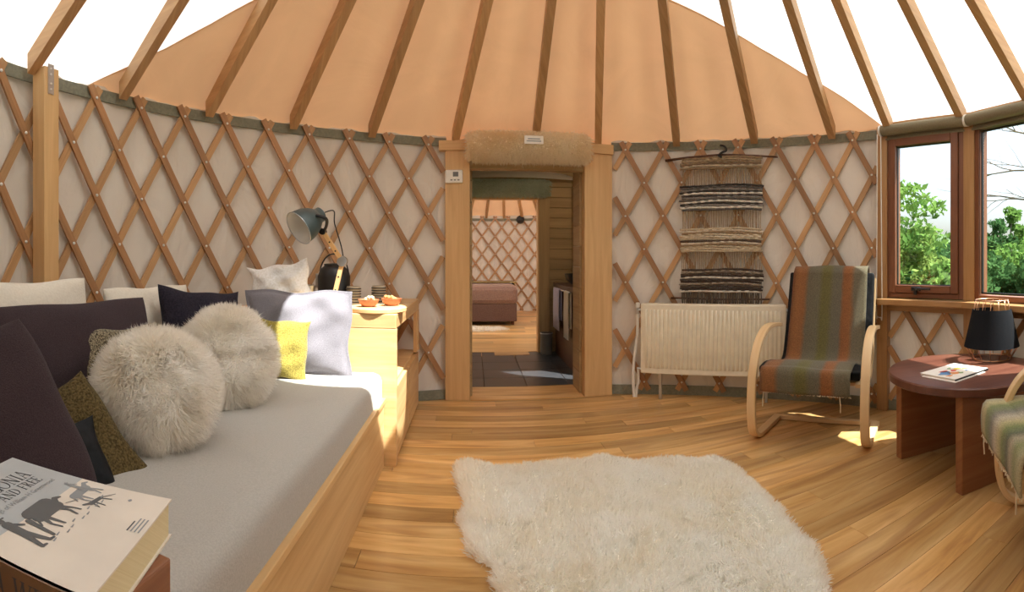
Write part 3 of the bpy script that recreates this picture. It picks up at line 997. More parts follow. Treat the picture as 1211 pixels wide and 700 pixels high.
rug('bedside_sheepskin', 'small white sheepskin on the bedroom floor beside the bed', blob_outline(-.55, 6.72, .55, .22, 4), 5000, .05, 21, .03, M['furw'], .012)
wb = thing('wall_speaker', 'small dark round fitting high on the bedroom wall', 'fitting', (.62, BY + math.sqrt((BR - .06)**2 - .62**2), 2.17))
mb = MB(); mb.lathe([(0, 0), (.10, 0), (.09, .05), (.04, .08), (0, .085)], 20, M=Matrix.Rotation(PI/2, 4, 'X')); mb.build('dome', M['black'], wb, smooth=40)

# ------------------------------------------------------------------ windows
def planar(p0, p1, r=R - .01):
    a, b = Vector(pol(p0, r)), Vector(pol(p1, r))
    ang = math.atan2(b.y - a.y, b.x - a.x)
    return a, (b - a).length, ang
def frame_ring(mb, x0, x1, z0, z1, y0, y1, w):
    mb.box(x0, x0 + w, y0, y1, z0, z1); mb.box(x1 - w, x1, y0, y1, z0, z1)
    mb.box(x0 + w, x1 - w, y0, y1, z0, z0 + w); mb.box(x0 + w, x1 - w, y0, y1, z1 - w, z1)
WZ0, WZ1 = .905, 2.20
# local x runs from the doorway end to the far end; the room is on the local -y side
def window(name, label, p0, p1, casement):
    a, L, ang = planar(p0, p1)
    t = thing(name, label, 'window', a, (0, 0, ang), kind='structure')
    mb = MB(); frame_ring(mb, .012, L - .012, WZ0, WZ1, -.045, .055, .040); mb.build('frame', M['redwood'], t, bevel=.004)
    if casement:
        mb = MB(); frame_ring(mb, .054, L - .054, WZ0 + .042, WZ1 - .042, -.062, .03, .060); sa = mb.build('sash', M['redwood'], t, bevel=.006)
        mb = MB(); mb.box(.11, L - .11, -.002, .006, WZ0 + .10, WZ1 - .10); mb.build('pane', M['glass'], sa)
        mb = MB(); frame_ring(mb, .112, L - .112, WZ0 + .100, WZ1 - .100, -.03, -.012, .008); mb.build('gasket', M['black'], sa)
        mb = MB(); xm = L/2 - .03
        mb.box(xm - .055, xm + .02, -.082, -.062, WZ0 + .060, WZ0 + .092); mb.box(xm + .0, xm + .11, -.10, -.082, WZ0 + .068, WZ0 + .086)
        mb.box(xm - .03, xm - .005, -.09, -.07, WZ0 + .03, WZ0 + .08)
        mb.build('handle', M['black'], sa, bevel=.004)
    else:
        mb = MB(); mb.box(.06, L - .06, -.002, .006, WZ0 + .05, WZ1 - .05); mb.build('pane', M['glass'], t)
        mb = MB(); frame_ring(mb, .062, L - .062, WZ0 + .050, WZ1 - .050, -.03, -.012, .012); mb.build('gasket', M['black'], t)
    return t
window('window_1', 'tall red-brown casement window with a black handle', PSI_W0 + .006, PSI_W1 - .016, True)
window('window_2', 'wide fixed red-brown window beside the casement', PSI_W1 + .016, PSI_W2 - .01, False)
for k, p in enumerate((PSI_W0, PSI_W1, PSI_W2)):
    mb = MB(); mb.box(-.045, .045, -.06, .06, 0, 2.27)
    mb.build('trim_%d' % (4 + k), M['sillwood'], None, pol(p, R - .01), (0, 0, -p), bevel=.004)
    struct(bpy.data.objects['trim_%d' % (4 + k)], ['pale wooden post at the lattice end of the casement window', 'pale wooden post between the two windows', 'pale wooden post at the end of the fixed window'][k], 'post')
for k, (p0, p1) in enumerate(((PSI_W0, PSI_W1), (PSI_W1, PSI_W2))):
    a, L, ang = planar(p0, p1)
    mb = MB(); mb.box(0, L, -.16, .06, .855, .90); mb.box(0, L, -.05, .05, .80, .855)
    o = mb.build('trim_%d' % (7 + k), M['sillwood'], None, a, (0, 0, ang), bevel=.005)
    struct(o, ['pale wooden sill under the casement window', 'pale wooden sill under the fixed window'][k], 'window sill')
    mb = MB(); mb.box(0, L, -.04, .06, 2.20, 2.30)
    o = mb.build('trim_%d' % (9 + k), M['sillwood'], None, a, (0, 0, ang), bevel=.004)
    struct(o, ['wooden head beam above the casement window', 'wooden head beam above the fixed window'][k], 'beam')
    bl = thing('roller_blind', ['rolled up olive fabric blind above the casement window', 'rolled up olive fabric blind above the fixed window'][k], 'blind', a, (0, 0, ang), 'roller blinds')
    mb = MB(); mb.tube([(.03, -.085, 2.225), (L - .03, -.085, 2.225)], .042, 16); mb.build('roll', M['olive'], bl, smooth=40)
    mb = MB(); mb.box(.04, L - .04, -.05, -.046, 2.165, 2.225); mb.box(.04, L - .04, -.056, -.040, 2.155, 2.17); mb.build('hem', M['olive'], bl)
    for xx in (.016, L - .026):
        mb = MB(); mb.lathe([(0, -.008), (.044, -.008), (.044, .008), (0, .008)], 16, M=Matrix.Translation((xx, -.085, 2.225)) @ Matrix.Rotation(PI/2, 4, 'Y'))
        mb.build('bracket', M['white'], bl, smooth=30)
    if k == 0:
        pts = [(-.01, -.10, 2.2), (-.012, -.10, 1.5), (-.016, -.10, .80), (-.006, -.10, .755), (.022, -.10, .75), (.034, -.10, .79), (.028, -.10, 1.5), (.022, -.10, 2.2)]
        mb = MB(); mb.tube(catmull(pts, 6), .0045, 6); mb.build('chain', M['white'], bl, smooth=True)

# ------------------------------------------------------------------ daybed
BX0, BX1, BYA, BYB = -2.02, -1.01, -1.22, 1.09      # back, front, near end, far end
db = thing('daybed', 'long pine daybed with a grey fitted sheet along the lattice wall', 'daybed', (-1.5, -.06, 0))
ox, oy = -1.5, -.06
mb = MB(); mb.box(BX1 - .035 - ox, BX1 - ox, BYA - oy, BYB - oy, 0.0, .395); mb.build('front_board', M['pine'], db, bevel=.004)
mb = MB(); mb.box(BX1 - .035 - ox, BX1 + .012 - ox, BYA - oy, BYB - oy, .375, .402); mb.build('edge_strip', M['pine'], db, bevel=.003)
mb = MB(); mb.box(BX0 - ox, BX0 + .03 - ox, BYA - oy, BYB - oy, 0, .39); mb.build('back_board', M['pine'], db)
for yy in (BYA, BYB - .03):
    mb = MB(); mb.box(BX0 + .03 - ox, BX1 - .035 - ox, yy - oy, yy + .03 - oy, 0, .39); mb.build('end_board', M['pine'], db)
mb = MB(); mb.box(BX0 + .03 - ox, BX1 - .035 - ox, BYA + .03 - oy, BYB - .03 - oy, .36, .39); mb.build('platform', M['pine'], db)
# mattress with rounded edges
mb = MB()
nx, ny = 20, 36
x0, x1, y0, y1 = BX0 + .01 - ox, BX1 - .012 - ox, BYA + .01 - oy, BYB - .005 - oy
def mat_pt(u, v):
    x, y = x0 + (x1 - x0) * u, y0 + (y1 - y0) * v
    e = min(u * (x1-x0), (1-u) * (x1-x0), v * (y1-y0), (1-v) * (y1-y0))
    rr = .055
    dz = rr - math.sqrt(max(0, rr**2 - max(0, rr - e)**2))
    z = .555 - dz + .004 * math.sin(u * 9 + v * 5) * math.sin(v * 14)
    return (x, y, z)
def spaced(n):
    e = [0, .006, .018, .04]
    return e + [.04 + (.92) * i / n for i in range(1, n)] + [1 - q for q in reversed(e)]
us, vs_ = spaced(nx), spaced(ny)
vv = [mat_pt(u, v) for u in us for v in vs_]
ff = []
nv = len(vs_)
for i in range(len(us) - 1):
    for j in range(nv - 1):
        a = i * nv + j
        ff.append((a, a + nv, a + nv + 1, a + 1))
# skirt down
rim = [i * nv for i in range(len(us))] + [(len(us)-1) * nv + j for j in range(1, nv)] + [i * nv + nv - 1 for i in range(len(us) - 2, -1, -1)] + [j for j in range(nv - 2, 0, -1)]
o0 = len(vv)
for a in rim: vv.append((vv[a][0], vv[a][1], .39))
for k in range(len(rim)):
    k2 = (k + 1) % len(rim)
    ff.append((rim[k], o0 + k, o0 + k2, rim[k2]))
mb.add(vv, ff)
mb.build('mattress', M['sheet'], db, smooth=60)

# ------------------------------------------------------------------ cushions
def pillow_mesh(w, h, t, n=26, ear=.07, seed=0, wr=.006, flange=0.0):
    rr = random.Random(seed); ph = [rr.uniform(0, 6.28) for _ in range(8)]
    vs, fs = [], []
    def pt(u, v, sgn):
        x = u * w / 2 * (1 - ear * (1 - v*v) * abs(u))
        z = v * h / 2 * (1 - ear * (1 - u*u) * abs(v))
        uf, vf = min(1, abs(u) / (1 - flange)), min(1, abs(v) / (1 - flange))
        k = max(0, (1 - uf**2)) ** .45 * max(0, (1 - vf**2)) ** .45 + (.02 if flange and max(abs(u), abs(v)) < .999 else 0)
        y = sgn * t / 2 * k
        f = (1 - u**4) * (1 - v**4)
        y += f * wr * (math.sin(7*u + 3*v + ph[0]) + .7 * math.sin(-5*u + 9*v + ph[1]) + .5 * math.sin(15*u*v + ph[2]))
        x += wr * .8 * math.sin(5*v + ph[3]); z += wr * .8 * math.sin(6*u + ph[4])
        return (x, y, z)
    g = [math.sin(PI/2 * (-1 + 2*i/n)) for i in range(n + 1)]
    for sgn in (-1, 1):
        o = len(vs)
        for u in g:
            for v in g: vs.append(pt(u, v, sgn))
        for i in range(n):
            for j in range(n):
                a = o + i*(n+1) + j
                q = (a, a+n+1, a+n+2, a+1)
                fs.append(q if sgn < 0 else tuple(reversed(q)))
    return vs, fs
def cushion(name, label, w, h, t, c, face, tilt, mat, roll=0, seed=0, ear=.07, wr=.006, group='cushions on the daybed', flange=0.0):
    """face: heading (rad, clockwise from +Y) the front looks to; tilt: top leaning back."""
    vs, fs = pillow_mesh(w, h, t, n=34 if flange else 26, seed=seed, ear=ear, wr=wr, flange=flange)
    mb = MB(); mb.add(vs, fs)
    mesh_o = mb.build(name, mat, None, smooth=True)
    # local front is -Y -> heading pi; rotate about z by (pi - face)
    rot = Matrix.Rotation(PI - face, 4, 'Z') @ Matrix.Rotation(-tilt, 4, 'X') @ Matrix.Rotation(roll, 4, 'Y')
    mesh_o.matrix_world = Matrix.Translation([k * S for k in c]) @ rot
    bpy.context.view_layer.update()
    # merge the two halves along the seam
    bm = bmesh.new(); bm.from_mesh(mesh_o.data); bmesh.ops.remove_doubles(bm, verts=bm.verts, dist=1e-5); bm.to_mesh(mesh_o.data); bm.free()
    mesh_o.data.shade_smooth()
    return tag(mesh_o, label, 'cushion', group)
H = lambda x, y: math.atan2(x, y)
CUSH_BIG = at(-58, 540, 1.36)
CUSH_KNIT = at(72, 562, 1.50)
CUSH_BLK = at(62, 588, 1.40)
cushion('back_cushion', 'long cream back cushion propped against the lattice by the square post', .86, .60, .20, (-2.15, -.47, .815), H(1, 0), .14, M['cream'], seed=1, ear=.03)
cushion('back_cushion', 'cream back cushion behind the navy cushion', .66, .52, .18, (-2.13, .43, .80), H(1, -.1), .14, M['cream'], seed=2, ear=.03)
cushion('bolster_cushion', 'long plum corduroy cushion leaning on the cream back cushion', .86, .50, .16, (-1.90, -.36, .79), H(1, -.12), .30, M['purple'], seed=3, ear=.03, wr=.004)
cushion('square_cushion', 'navy cushion with a pointed corner beside the lilac grey pillow', .52, .50, .17, (-1.86, .50, .805), H(.92, -.42), .22, M['navy'], seed=4, roll=rad(6), ear=.10)
cushion('large_pillow', 'large lilac grey linen pillow leaning against the pine cabinet', .66, .50, .15, (-1.50, .955, .782), H(.10, -1), .20, M['lilac'], seed=5, ear=.05, wr=.011, flange=.09)
cushion('small_cushion', 'mustard tweed cushion leaning on the lilac grey pillow', .34, .33, .11, (-1.545, .79, .71), H(.25, -1), .22, M['yellow'], seed=6, roll=rad(3), ear=.07)
cushion('tweed_cushion', 'speckled tweed cushion half hidden behind a white fur cushion', .42, .37, .13, (-1.80, -.25, .755), H(.85, -.5), .28, M['tweed'], seed=7, ear=.09)
cushion('large_cushion', 'large plum corduroy cushion beside the thick book', .66, .56, .19, CUSH_BIG, H(.80, -.60), .34, M['purple'], seed=8, ear=-.07, roll=rad(-24))
cushion('knit_cushion', 'olive brown boucle cushion between plum cushion and white fur cushion', .48, .46, .13, CUSH_KNIT, H(.80, -.60), .45, M['knit'], seed=9, ear=.04, roll=rad(-32))
cushion('satin_cushion', 'black cushion wedged between plum corduroy and olive boucle cushions', .40, .34, .08, CUSH_BLK, H(.80, -.60), .45, M['blackc'], seed=10, ear=.09, roll=rad(-20))

def fur_cushion(label, c, face, tilt, rx, rz, t, seed, mat):
    th = thing('fur_cushion', label, 'cushion', c, group='cushions on the daybed')
    rot = Matrix.Rotation(PI - face, 4, 'Z') @ Matrix.Rotation(-tilt, 4, 'X')
    th.matrix_world = Matrix.Translation([k * S for k in c]) @ rot
    def surf(a, b):       # a: angle round, b: -pi/2..pi/2
        cb, sb = np.cos(b), np.sin(b)
        r = np.sign(cb) * np.abs(cb) ** .75
        return np.stack([rx * r * np.cos(a), t * np.sign(sb) * np.abs(sb) ** .9, rz * r * np.sin(a)], -1)
    n, k = 40, 20
    A, B = np.meshgrid(np.linspace(0, 2*PI, n, endpoint=False), np.linspace(-PI/2, PI/2, k), indexing='ij')
    V = surf(A, B).reshape(-1, 3)
    fs = []
    for i in range(n):
        for j in range(k - 1):
            fs.append((i*k + j, ((i+1) % n)*k + j, ((i+1) % n)*k + j + 1, i*k + j + 1))
    mb = MB(); mb.add([tuple(v * .94) for v in V], fs); mb.build('body', M['furb'], th, smooth=True)
    rg = np.random.default_rng(seed)
    nn = 42000
    a = rg.uniform(0, 2*PI, nn); b = np.arcsin(rg.uniform(-1, 1, nn))
    P = surf(a, b)
    e = 1e-3
    du = surf(a + e, b) - P; dv = surf(a, np.clip(b + e, -PI/2, PI/2)) - P
    Nn = np.cross(du, dv); Nn /= np.linalg.norm(Nn, axis=1)[:, None] + 1e-12
    sgn = np.sign((Nn * P).sum(1)); Nn *= sgn[:, None]
    # swirl from the middle of the face, hair lying outwards and down
    lean = np.stack([P[:, 0] * 2.6 + .25 * np.sin(P[:, 2] * 30), np.zeros(nn), P[:, 2] * 2.0 - .35], 1)
    cl = np.stack([vnoise(P[:, 0], P[:, 2], seed, 40), vnoise(P[:, 0], P[:, 2], seed+1, 40), vnoise(P[:, 2], P[:, 1], seed+2, 40)], 1)
    lean = lean + cl * 1.5
    fur_mesh('fur', P * .98, Nn * 1.0, .058, .0046, mat, seed, lean=lean, jitter=.25, curl=.3, parent=th)
    return th
fur_cushion('round cream fur cushion leaning on the speckled tweed cushion', (-1.545, -.315, .735), H(.80, -.62), .30, .195, .185, .11, 31, M['furc'])
fur_cushion('round cream fur cushion standing in front of the navy cushion', (-1.56, .24, .755), H(.75, -.66), .22, .195, .20, .11, 32, M['furc'])

# ------------------------------------------------------------------ pine cabinet at the far end of the daybed
CX, CY0 = -.94, 1.10
cab = thing('cabinet', 'pine corner cabinet with open shelf at the end of the daybed', 'cabinet', (CX, CY0, 0))
foot = [(0, 0), (0, 1.20), (-.30, 1.20), (-.80, .80), (-1.12, .30), (-1.20, 0)]
inset = lambda q, k: [(x - k if x == 0 else x + k * .5, y + (k if y == 0 else -k * .5)) for x, y in q]
mb = MB(); mb.prism([(x - (.03 if x == 0 else -.03), y + (.045 if y == 0 else -.02)) for x, y in foot], 0, .47); mb.build('base', M['pine'], cab, bevel=.004)
mb = MB(); mb.box(-1.16, -.0, .0, .045, 0, .80); mb.build('end_panel', M['pine'], cab, bevel=.003)
mb = MB(); mb.box(-.03, 0, 1.05, 1.20, .47, .80); mb.build('corner_post', M['fir'], cab, bevel=.003)
mb = MB(); mb.prism([(-.42, .045), (-.42, 1.05), (-.75, .75), (-1.08, .28), (-1.15, .045)], .47, .80); mb.build('back_panel', M['fir'], cab)
mb = MB(); mb.prism(foot, .80, .886); mb.build('top', M['pine'], cab, bevel=.006)
for k in range(2):
    y0 = .06 + k * .575
    mb = MB(); mb.box(-.03, -.004, y0, y0 + .56, .03, .44); dw = mb.build('drawer', M['pine'], cab, bevel=.004)
    mb = MB(); mb.box(-.028, -.002, y0 + .02, y0 + .54, .442, .455); mb.build('pull_lip', M['fir'], dw, bevel=.002)
TOP = .886
# lilac pillow sits in front; things on the cabinet
rb = thing('serving_board', 'round pale wooden board carrying two terracotta bowls', 'board', (-1.085, 1.265, TOP))
mb = MB(); mb.lathe([(0, 0), (.175, 0), (.182, .006), (.182, .024), (.176, .030), (0, .030)], 40); mb.build('disc', M['fir'], rb, smooth=40)
def bowl(label, c, seed, mat):
    t = thing('bowl', label, 'bowl', c, group='terracotta bowls')
    mb = MB(); mb.lathe([(0, 0), (.035, 0), (.055, .018), (.066, .045), (.062, .046), (.050, .022), (.030, .010), (0, .010)], 24); mb.build('dish', M['terra'], t, smooth=40)
    rr = random.Random(seed)
    for k in range(9):
        a = rr.uniform(0, 6.28); r = rr.uniform(0, .036)
        sm = thing('snack', 'small snack in a terracotta bowl', 'snack') if False else None
        mb = MB(); s_ = rr.uniform(.012, .018)
        mb.lathe([(0, -s_), (s_*.8, -s_*.5), (s_, 0), (s_*.7, s_*.6), (0, s_)], 7, M=Matrix.Rotation(rr.uniform(0, 3), 4, 'X'))
        o = mb.build('snack', mat, None, (c[0] + r*math.cos(a), c[1] + r*math.sin(a), c[2] + .034 + .009*(k % 3)), smooth=True)
        tag(o, 'small brown snack heaped in the %s' % ('bowl nearer the lilac pillow' if seed == 1 else 'bowl nearer the doorway'), 'snack', 'snacks in bowl %s' % ('by the pillow' if seed == 1 else 'by the doorway'))
    return t
p1 = at(436, 360, 3.0); bowl('terracotta bowl on the board nearer the lilac pillow', (p1[0], p1[1], TOP + .031), 1, M['snack2'])
p2 = at(463, 360, 3.08); bowl('terracotta bowl of orange snacks nearer the doorway', (p2[0], p2[1], TOP + .031), 2, M['snack'])
def ridged_cup(label, c):
    t = thing('ridged_cup', label, 'cup', c, group='ridged cups')
    prof = [(0, 0), (.046, 0)]
    for k in range(7): prof += [(.046, .006 + k*.018), (.052, .011 + k*.018), (.052, .016 + k*.018), (.046, .021 + k*.018)]
    prof += [(.047, .136), (.042, .136), (.042, .01), (0, .01)]
    mb = MB(); mb.lathe(prof, 24); mb.build('wall', M['vase'], t, smooth=30)
    for k in range(7):
        mb = MB(); mb.lathe([(.0525, .010 + k*.018), (.054, .0135 + k*.018), (.0525, .017 + k*.018)], 24); mb.build('ring', M['black'], t, smooth=True)
M['vase'] = plain('ridged cup glaze', (.42, .37, .29), .4)
q = at(418, 362, 3.35); ridged_cup('ridged cup with dark rings beside the black lantern', (q[0], q[1], TOP))
q = at(448, 362, 3.45); ridged_cup('ridged cup with dark rings behind the terracotta bowls', (q[0], q[1], TOP))
# black lantern / kettle
q = at(395, 362, 3.45)
ln = thing('lantern', 'squat black canister with a wire handle behind the desk lamp', 'lantern', (q[0], q[1], TOP))
mb = MB(); mb.lathe([(0, 0), (.105, 0), (.115, .01), (.115, .20), (.10, .25), (.07, .275), (.07, .29), (0, .295)], 28); mb.build('can', M['black'], ln, smooth=40)
mb = MB(); mb.tube([(-.105 * math.cos(rad(a)) , 0, .21 + .15 * math.sin(rad(a))) for a in range(0, 181, 12)], .005, 6); mb.build('handle', M['black'], ln, smooth=True)
mb = MB(); mb.box(-.13, -.112, -.02, .02, .12, .22); mb.build('latch', M['steel'], ln, bevel=.003)
# tin
q = at(361, 362, 3.25)
tn = thing('metal_tin', 'low shiny metal tin behind the lilac grey pillow', 'tin', (q[0], q[1], TOP))
mb = MB(); mb.lathe([(0, 0), (.066, 0), (.066, .135), (.07, .14), (.07, .15), (.06, .15), (.058, .02), (0, .02)], 28); mb.build('can', M['steel'], tn, smooth=40)
# white folded cushion on the cabinet
cushion('white_pillow', 'crumpled white pillow on the cabinet catching the sun', .42, .27, .14, (-1.72, 1.24, 1.045), H(.1, -1), .12, M['whitec'], seed=14, roll=rad(-9), ear=.10, wr=.012, group=None)
# desk lamp
lamp = thing('desk_lamp', 'desk lamp with dark teal metal shade and jointed wooden arm', 'lamp', (-1.377, 1.27, TOP))
lo = Vector((-1.377, 1.27, TOP))
A_ = Vector((0, 0, .03)); J = Vector(at(405, 309, 3.1)) - lo; Hd = Vector(at(382, 274, 3.06)) - lo
mb = MB(); mb.lathe([(0, 0), (.085, 0), (.085, .022), (.075, .03), (0, .03)], 28); mb.build('base', M['teal'], lamp, smooth=40)
def arm(a, b, name):
    mb = MB()
    sd = [(-.014, -.010), (.014, -.010), (.014, .010), (-.014, .010)]
    mb.sweep([tuple(a), tuple(a.lerp(b, .5)), tuple(b)], sd, (0, 1, 0))
    o = mb.build(name, M['fir'], lamp, bevel=.003)
    for k in (.35, .65):
        p = a.lerp(b, k)
        mb = MB(); mb.lathe([(0, 0), (.006, 0), (.004, .003), (0, .003)], 8, M=Matrix.Translation(p + Vector((0, -.0102, 0))) @ Matrix.Rotation(PI/2, 4, 'X')); mb.build('screw', M['black'], o)
arm(A_, J, 'lower_arm'); arm(J, Hd, 'upper_arm')
mb = MB(); mb.lathe([(0, -.02), (.032, -.02), (.034, 0), (.032, .02), (0, .02)], 20, M=Matrix.Translation(J) @ Matrix.Rotation(PI/2, 4, 'X')); mb.build('joint', M['steel'], lamp, smooth=30)
mb = MB(); mb.lathe([(0, -.022), (.02, -.022), (.02, .022), (0, .022)], 16, M=Matrix.Translation(Hd) @ Matrix.Rotation(PI/2, 4, 'X')); mb.build('head_joint', M['black'], lamp, smooth=30)
SA = Vector(at(353, 270, 2.98)) - lo       # centre of the mouth
ax = Vector((-.55, -.66, -.50)).normalized()
SM = Matrix.Translation(SA) @ ax.to_track_quat('Z', 'Y').to_matrix().to_4x4()
prof = [(.108, 0), (.106, -.03), (.098, -.075), (.080, -.115), (.058, -.145), (.050, -.155), (.048, -.185), (.036, -.195), (0, -.197)]
mb = MB(); mb.lathe(prof, 36, M=SM); sh = mb.build('shade', M['teal'], lamp, smooth=40)
mb = MB(); mb.lathe([(.106, .001), (.103, -.03), (.095, -.073), (.077, -.112), (.054, -.142), (0, -.145)], 36, M=SM); mb.build('inner_reflector', M['inner'], sh, smooth=40)
mb = MB(); mb.lathe([(.108, -.004), (.112, 0), (.108, .004), (.105, 0), (.108, -.004)], 36, M=SM); mb.build('rim', M['steel'], sh, smooth=True)
sidev = Vector((.62, -.45, 0)).normalized()
back = SA - ax * .11
mb = MB(); mb.tube(catmull([tuple(back + Vector((.05, -.07, .02))), tuple(back + Vector((.11, -.06, 0))), tuple(Hd + Vector((.03, -.03, .03))), tuple(Hd)], 6), .010, 8); mb.build('yoke', M['black'], lamp, smooth=True)
mb = MB(); mb.tube(catmull([tuple(SA - ax*.195), tuple(SA - ax*.23 + Vector((.05, 0, 0))), tuple(Hd + Vector((.07, .02, .05))), tuple(Hd.lerp(J, .5) + Vector((.05, .02, 0))), tuple(J + Vector((.0, .03, .0)))], 8), .004, 6); mb.build('cable', M['black'], lamp, smooth=True)

# ------------------------------------------------------------------ stand with the book
sd_ = thing('side_stand', 'reddish brown wooden stand under the thick book', 'stand', (-1.02, -1.45, 0))
mb = MB(); mb.box(-.20, .197, -.20, .205, .80, .853); mb.build('top', M['standwood'], sd_, bevel=.003)
for (sx, sy) in ((-1, -1), (1, -1), (-1, 1), (1, 1)):
    mb = MB(); mb.box(sx*.17 - .025, sx*.17 + .025, sy*.172 - .025, sy*.172 + .025, 0, .80); mb.build('leg', M['standwood'], sd_, bevel=.003)
mb = MB(); mb.box(-.17, .17, .165, .195, .62, .80); mb.build('apron', M['standwood'], sd_)
mb = MB(); mb.box(.165, .195, -.15, .15, .55, .80); mb.build('apron', M['standwood'], sd_)
# book: local x = from spine to fore-edge, y = bottom to top of the cover
BA = Vector((-.848, -1.209, 0)); BB = Vector((-1.094, -1.272, 0))
yv = (BB - BA).normalized(); xv = Vector((yv.y, -yv.x, 0))      # fore-edge direction
if xv.y < 0: xv = -xv
BW, BH, BT = .204, .254, .046
org = BA - xv * BW
bk = thing('book', 'thick paperback with a blue-grey and cream cover and horse sketch', 'book')
bk.matrix_world = Matrix.Translation([org.x * S, org.y * S, .854 * S]) @ Matrix(((xv.x, yv.x, 0, 0), (xv.y, yv.y, 0, 0), (0, 0, 1, 0), (0, 0, 0, 1)))
mb = MB(); mb.box(.004, BW - .003, .003, BH - .003, .002, BT - .002); mb.build('pages', M['pages'], bk)
mb = MB(); mb.box(0, BW, 0, .130, BT - .002, BT); mb.build('cover_lower', M['papercream'], bk)
mb = MB(); mb.box(0, BW, .130, BH, BT - .002, BT); mb.build('cover_upper', M['paperblue'], bk)
mb = MB(); mb.box(0, BW, 0, BH, 0, .002); mb.build('back_cover', M['papercream'], bk)
mb = MB(); mb.box(-.002, .004, 0, BH, 0, BT); mb.build('spine', M['spine'], bk)
mb = MB(); mb.box(BW - .012, BW + .008, .012, .0145, BT - .010, BT - .0095, M=None); mb.build('ribbon', M['ribbon'], bk)
ZP = BT + .0003
def text(body, size, x, y, mat, align='LEFT', parent=bk, name='lettering', width=None, M4=None, cs=1.0):
    cu = bpy.data.curves.new(name, 'FONT'); cu.body = body; cu.size = size * S; cu.align_x = align; cu.space_character = cs
    cu.resolution_u = 2
    o = bpy.data.objects.new(name, cu); COL.objects.link(o)
    bpy.context.view_layer.update()
    dg = bpy.context.evaluated_depsgraph_get()
    me = bpy.data.meshes.new_from_object(o.evaluated_get(dg))
    bpy.data.objects.remove(o); bpy.data.curves.remove(cu)
    co = np.empty(len(me.vertices) * 3, np.float32); me.vertices.foreach_get('co', co); co = co.reshape(-1, 3)
    if width:
        k = width * S / max(1e-6, co[:, 0].max() - co[:, 0].min())
        co[:, 0] *= k
        me.vertices.foreach_set('co', co.reshape(-1))
    me.materials.clear()
    o = link(name, me, mat, parent)
    if M4 is not None: o.matrix_local = M4
    else: o.location = (x * S, y * S, ZP * S)
    return o
def serif_text(body, x0_, y0_, hgt, width, mat, parent, name='lettering'):
    TK, TN, SR = .13, .055, .04
    def bar(a, b, w0, w1=None):
        w1 = w1 or w0
        a, b = Vector(a), Vector(b); d = (b - a).normalized(); n = Vector((-d.y, d.x))
        return [tuple(a - n*w0/2), tuple(b - n*w1/2), tuple(b + n*w1/2), tuple(a + n*w0/2)]
    def ser(x, y, w=.30): return [(x - w/2, y - SR/2), (x + w/2, y - SR/2), (x + w/2, y + SR/2), (x - w/2, y + SR/2)]
    def stem(x): return [bar((x, 0), (x, 1), TK), ser(x, SR/2), ser(x, 1 - SR/2)]
    def arc(cx, cy, rx, ry, a0, a1, tk=TK, tn=TN, n=16):
        out = []
        def pt(t, s_):
            w_ = tn + (tk - tn) * abs(math.cos(t))
            return (cx + (rx + s_*w_/2) * math.cos(t), cy + (ry + s_*tn/2) * math.sin(t))
        for i in range(n):
            t0, t1 = rad(a0 + (a1 - a0)*i/n), rad(a0 + (a1 - a0)*(i+1)/n)
            out.append([pt(t0, -1), pt(t0, 1), pt(t1, 1), pt(t1, -1)])
        return out
    G = {
     'A': (.78, [bar((.12, 0), (.38, 1), TN), bar((.66, 0), (.40, 1), TK), bar((.22, .33), (.58, .33), TN), ser(.12, SR/2, .24), ser(.66, SR/2, .28)]),
     'P': (.62, stem(.17) + arc(.26, .735, .24, .24, -90, 90) + [bar((.17, .975), (.27, .975), TN), bar((.17, .495), (.27, .495), TN)]),
     'R': (.70, stem(.17) + arc(.26, .745, .22, .23, -90, 90) + [bar((.17, .975), (.27, .975), TN), bar((.17, .515), (.27, .515), TN), bar((.30, .515), (.58, 0), TK*.9), ser(.60, SR/2, .2)]),
     'T': (.68, [bar((.34, 0), (.34, 1), TK), ser(.34, SR/2), bar((.04, .97), (.64, .97), TN), bar((.06, .98), (.06, .80), TN), bar((.62, .98), (.62, .80), TN)]),
     'G': (.82, arc(.42, .5, .34, .49, 45, 335) + [bar((.70, .0), (.70, .42), TK), ser(.70, .42, .26), bar((.68, .98), (.68, .76), TN)]),
     'O': (.84, arc(.42, .5, .35, .49, 0, 360, n=26)),
     'N': (.82, [bar((.16, 0), (.16, 1), TN), bar((.66, 0), (.66, 1), TN), bar((.16, .98), (.66, .02), TK), ser(.16, SR/2, .24), ser(.13, 1 - SR/2, .2), ser(.66, 1 - SR/2, .24)]),
     'I': (.36, stem(.18)),
     'W': (1.08, [bar((.12, 1), (.36, 0), TK), bar((.36, 0), (.55, 1), TN), bar((.55, 1), (.78, 0), TK), bar((.78, 0), (.98, 1), TN), ser(.12, 1 - SR/2, .24), ser(.55, 1 - SR/2, .24), ser(.98, 1 - SR/2, .22)]),
     'L': (.62, stem(.17) + [bar((.17, .03), (.56, .03), TN), bar((.55, .02), (.55, .22), TN)]),
     'D': (.80, stem(.17) + arc(.28, .5, .40, .475, -90, 90, n=20) + [bar((.17, .975), (.30, .975), TN), bar((.17, .025), (.30, .025), TN)]),
     'F': (.60, stem(.17) + [bar((.17, .97), (.56, .97), TN), bar((.55, .98), (.55, .80), TN), bar((.17, .52), (.44, .52), TN), bar((.44, .42), (.44, .62), TN)]),
     'E': (.64, stem(.17) + [bar((.17, .97), (.56, .97), TN), bar((.55, .98), (.55, .80), TN), bar((.17, .52), (.44, .52), TN), bar((.44, .42), (.44, .62), TN), bar((.17, .03), (.58, .03), TN), bar((.57, .02), (.57, .22), TN)]),
     ' ': (.36, [])}
    tot = sum(G[c][0] for c in body)
    kx = width / tot
    mb = MB(); cx = x0_
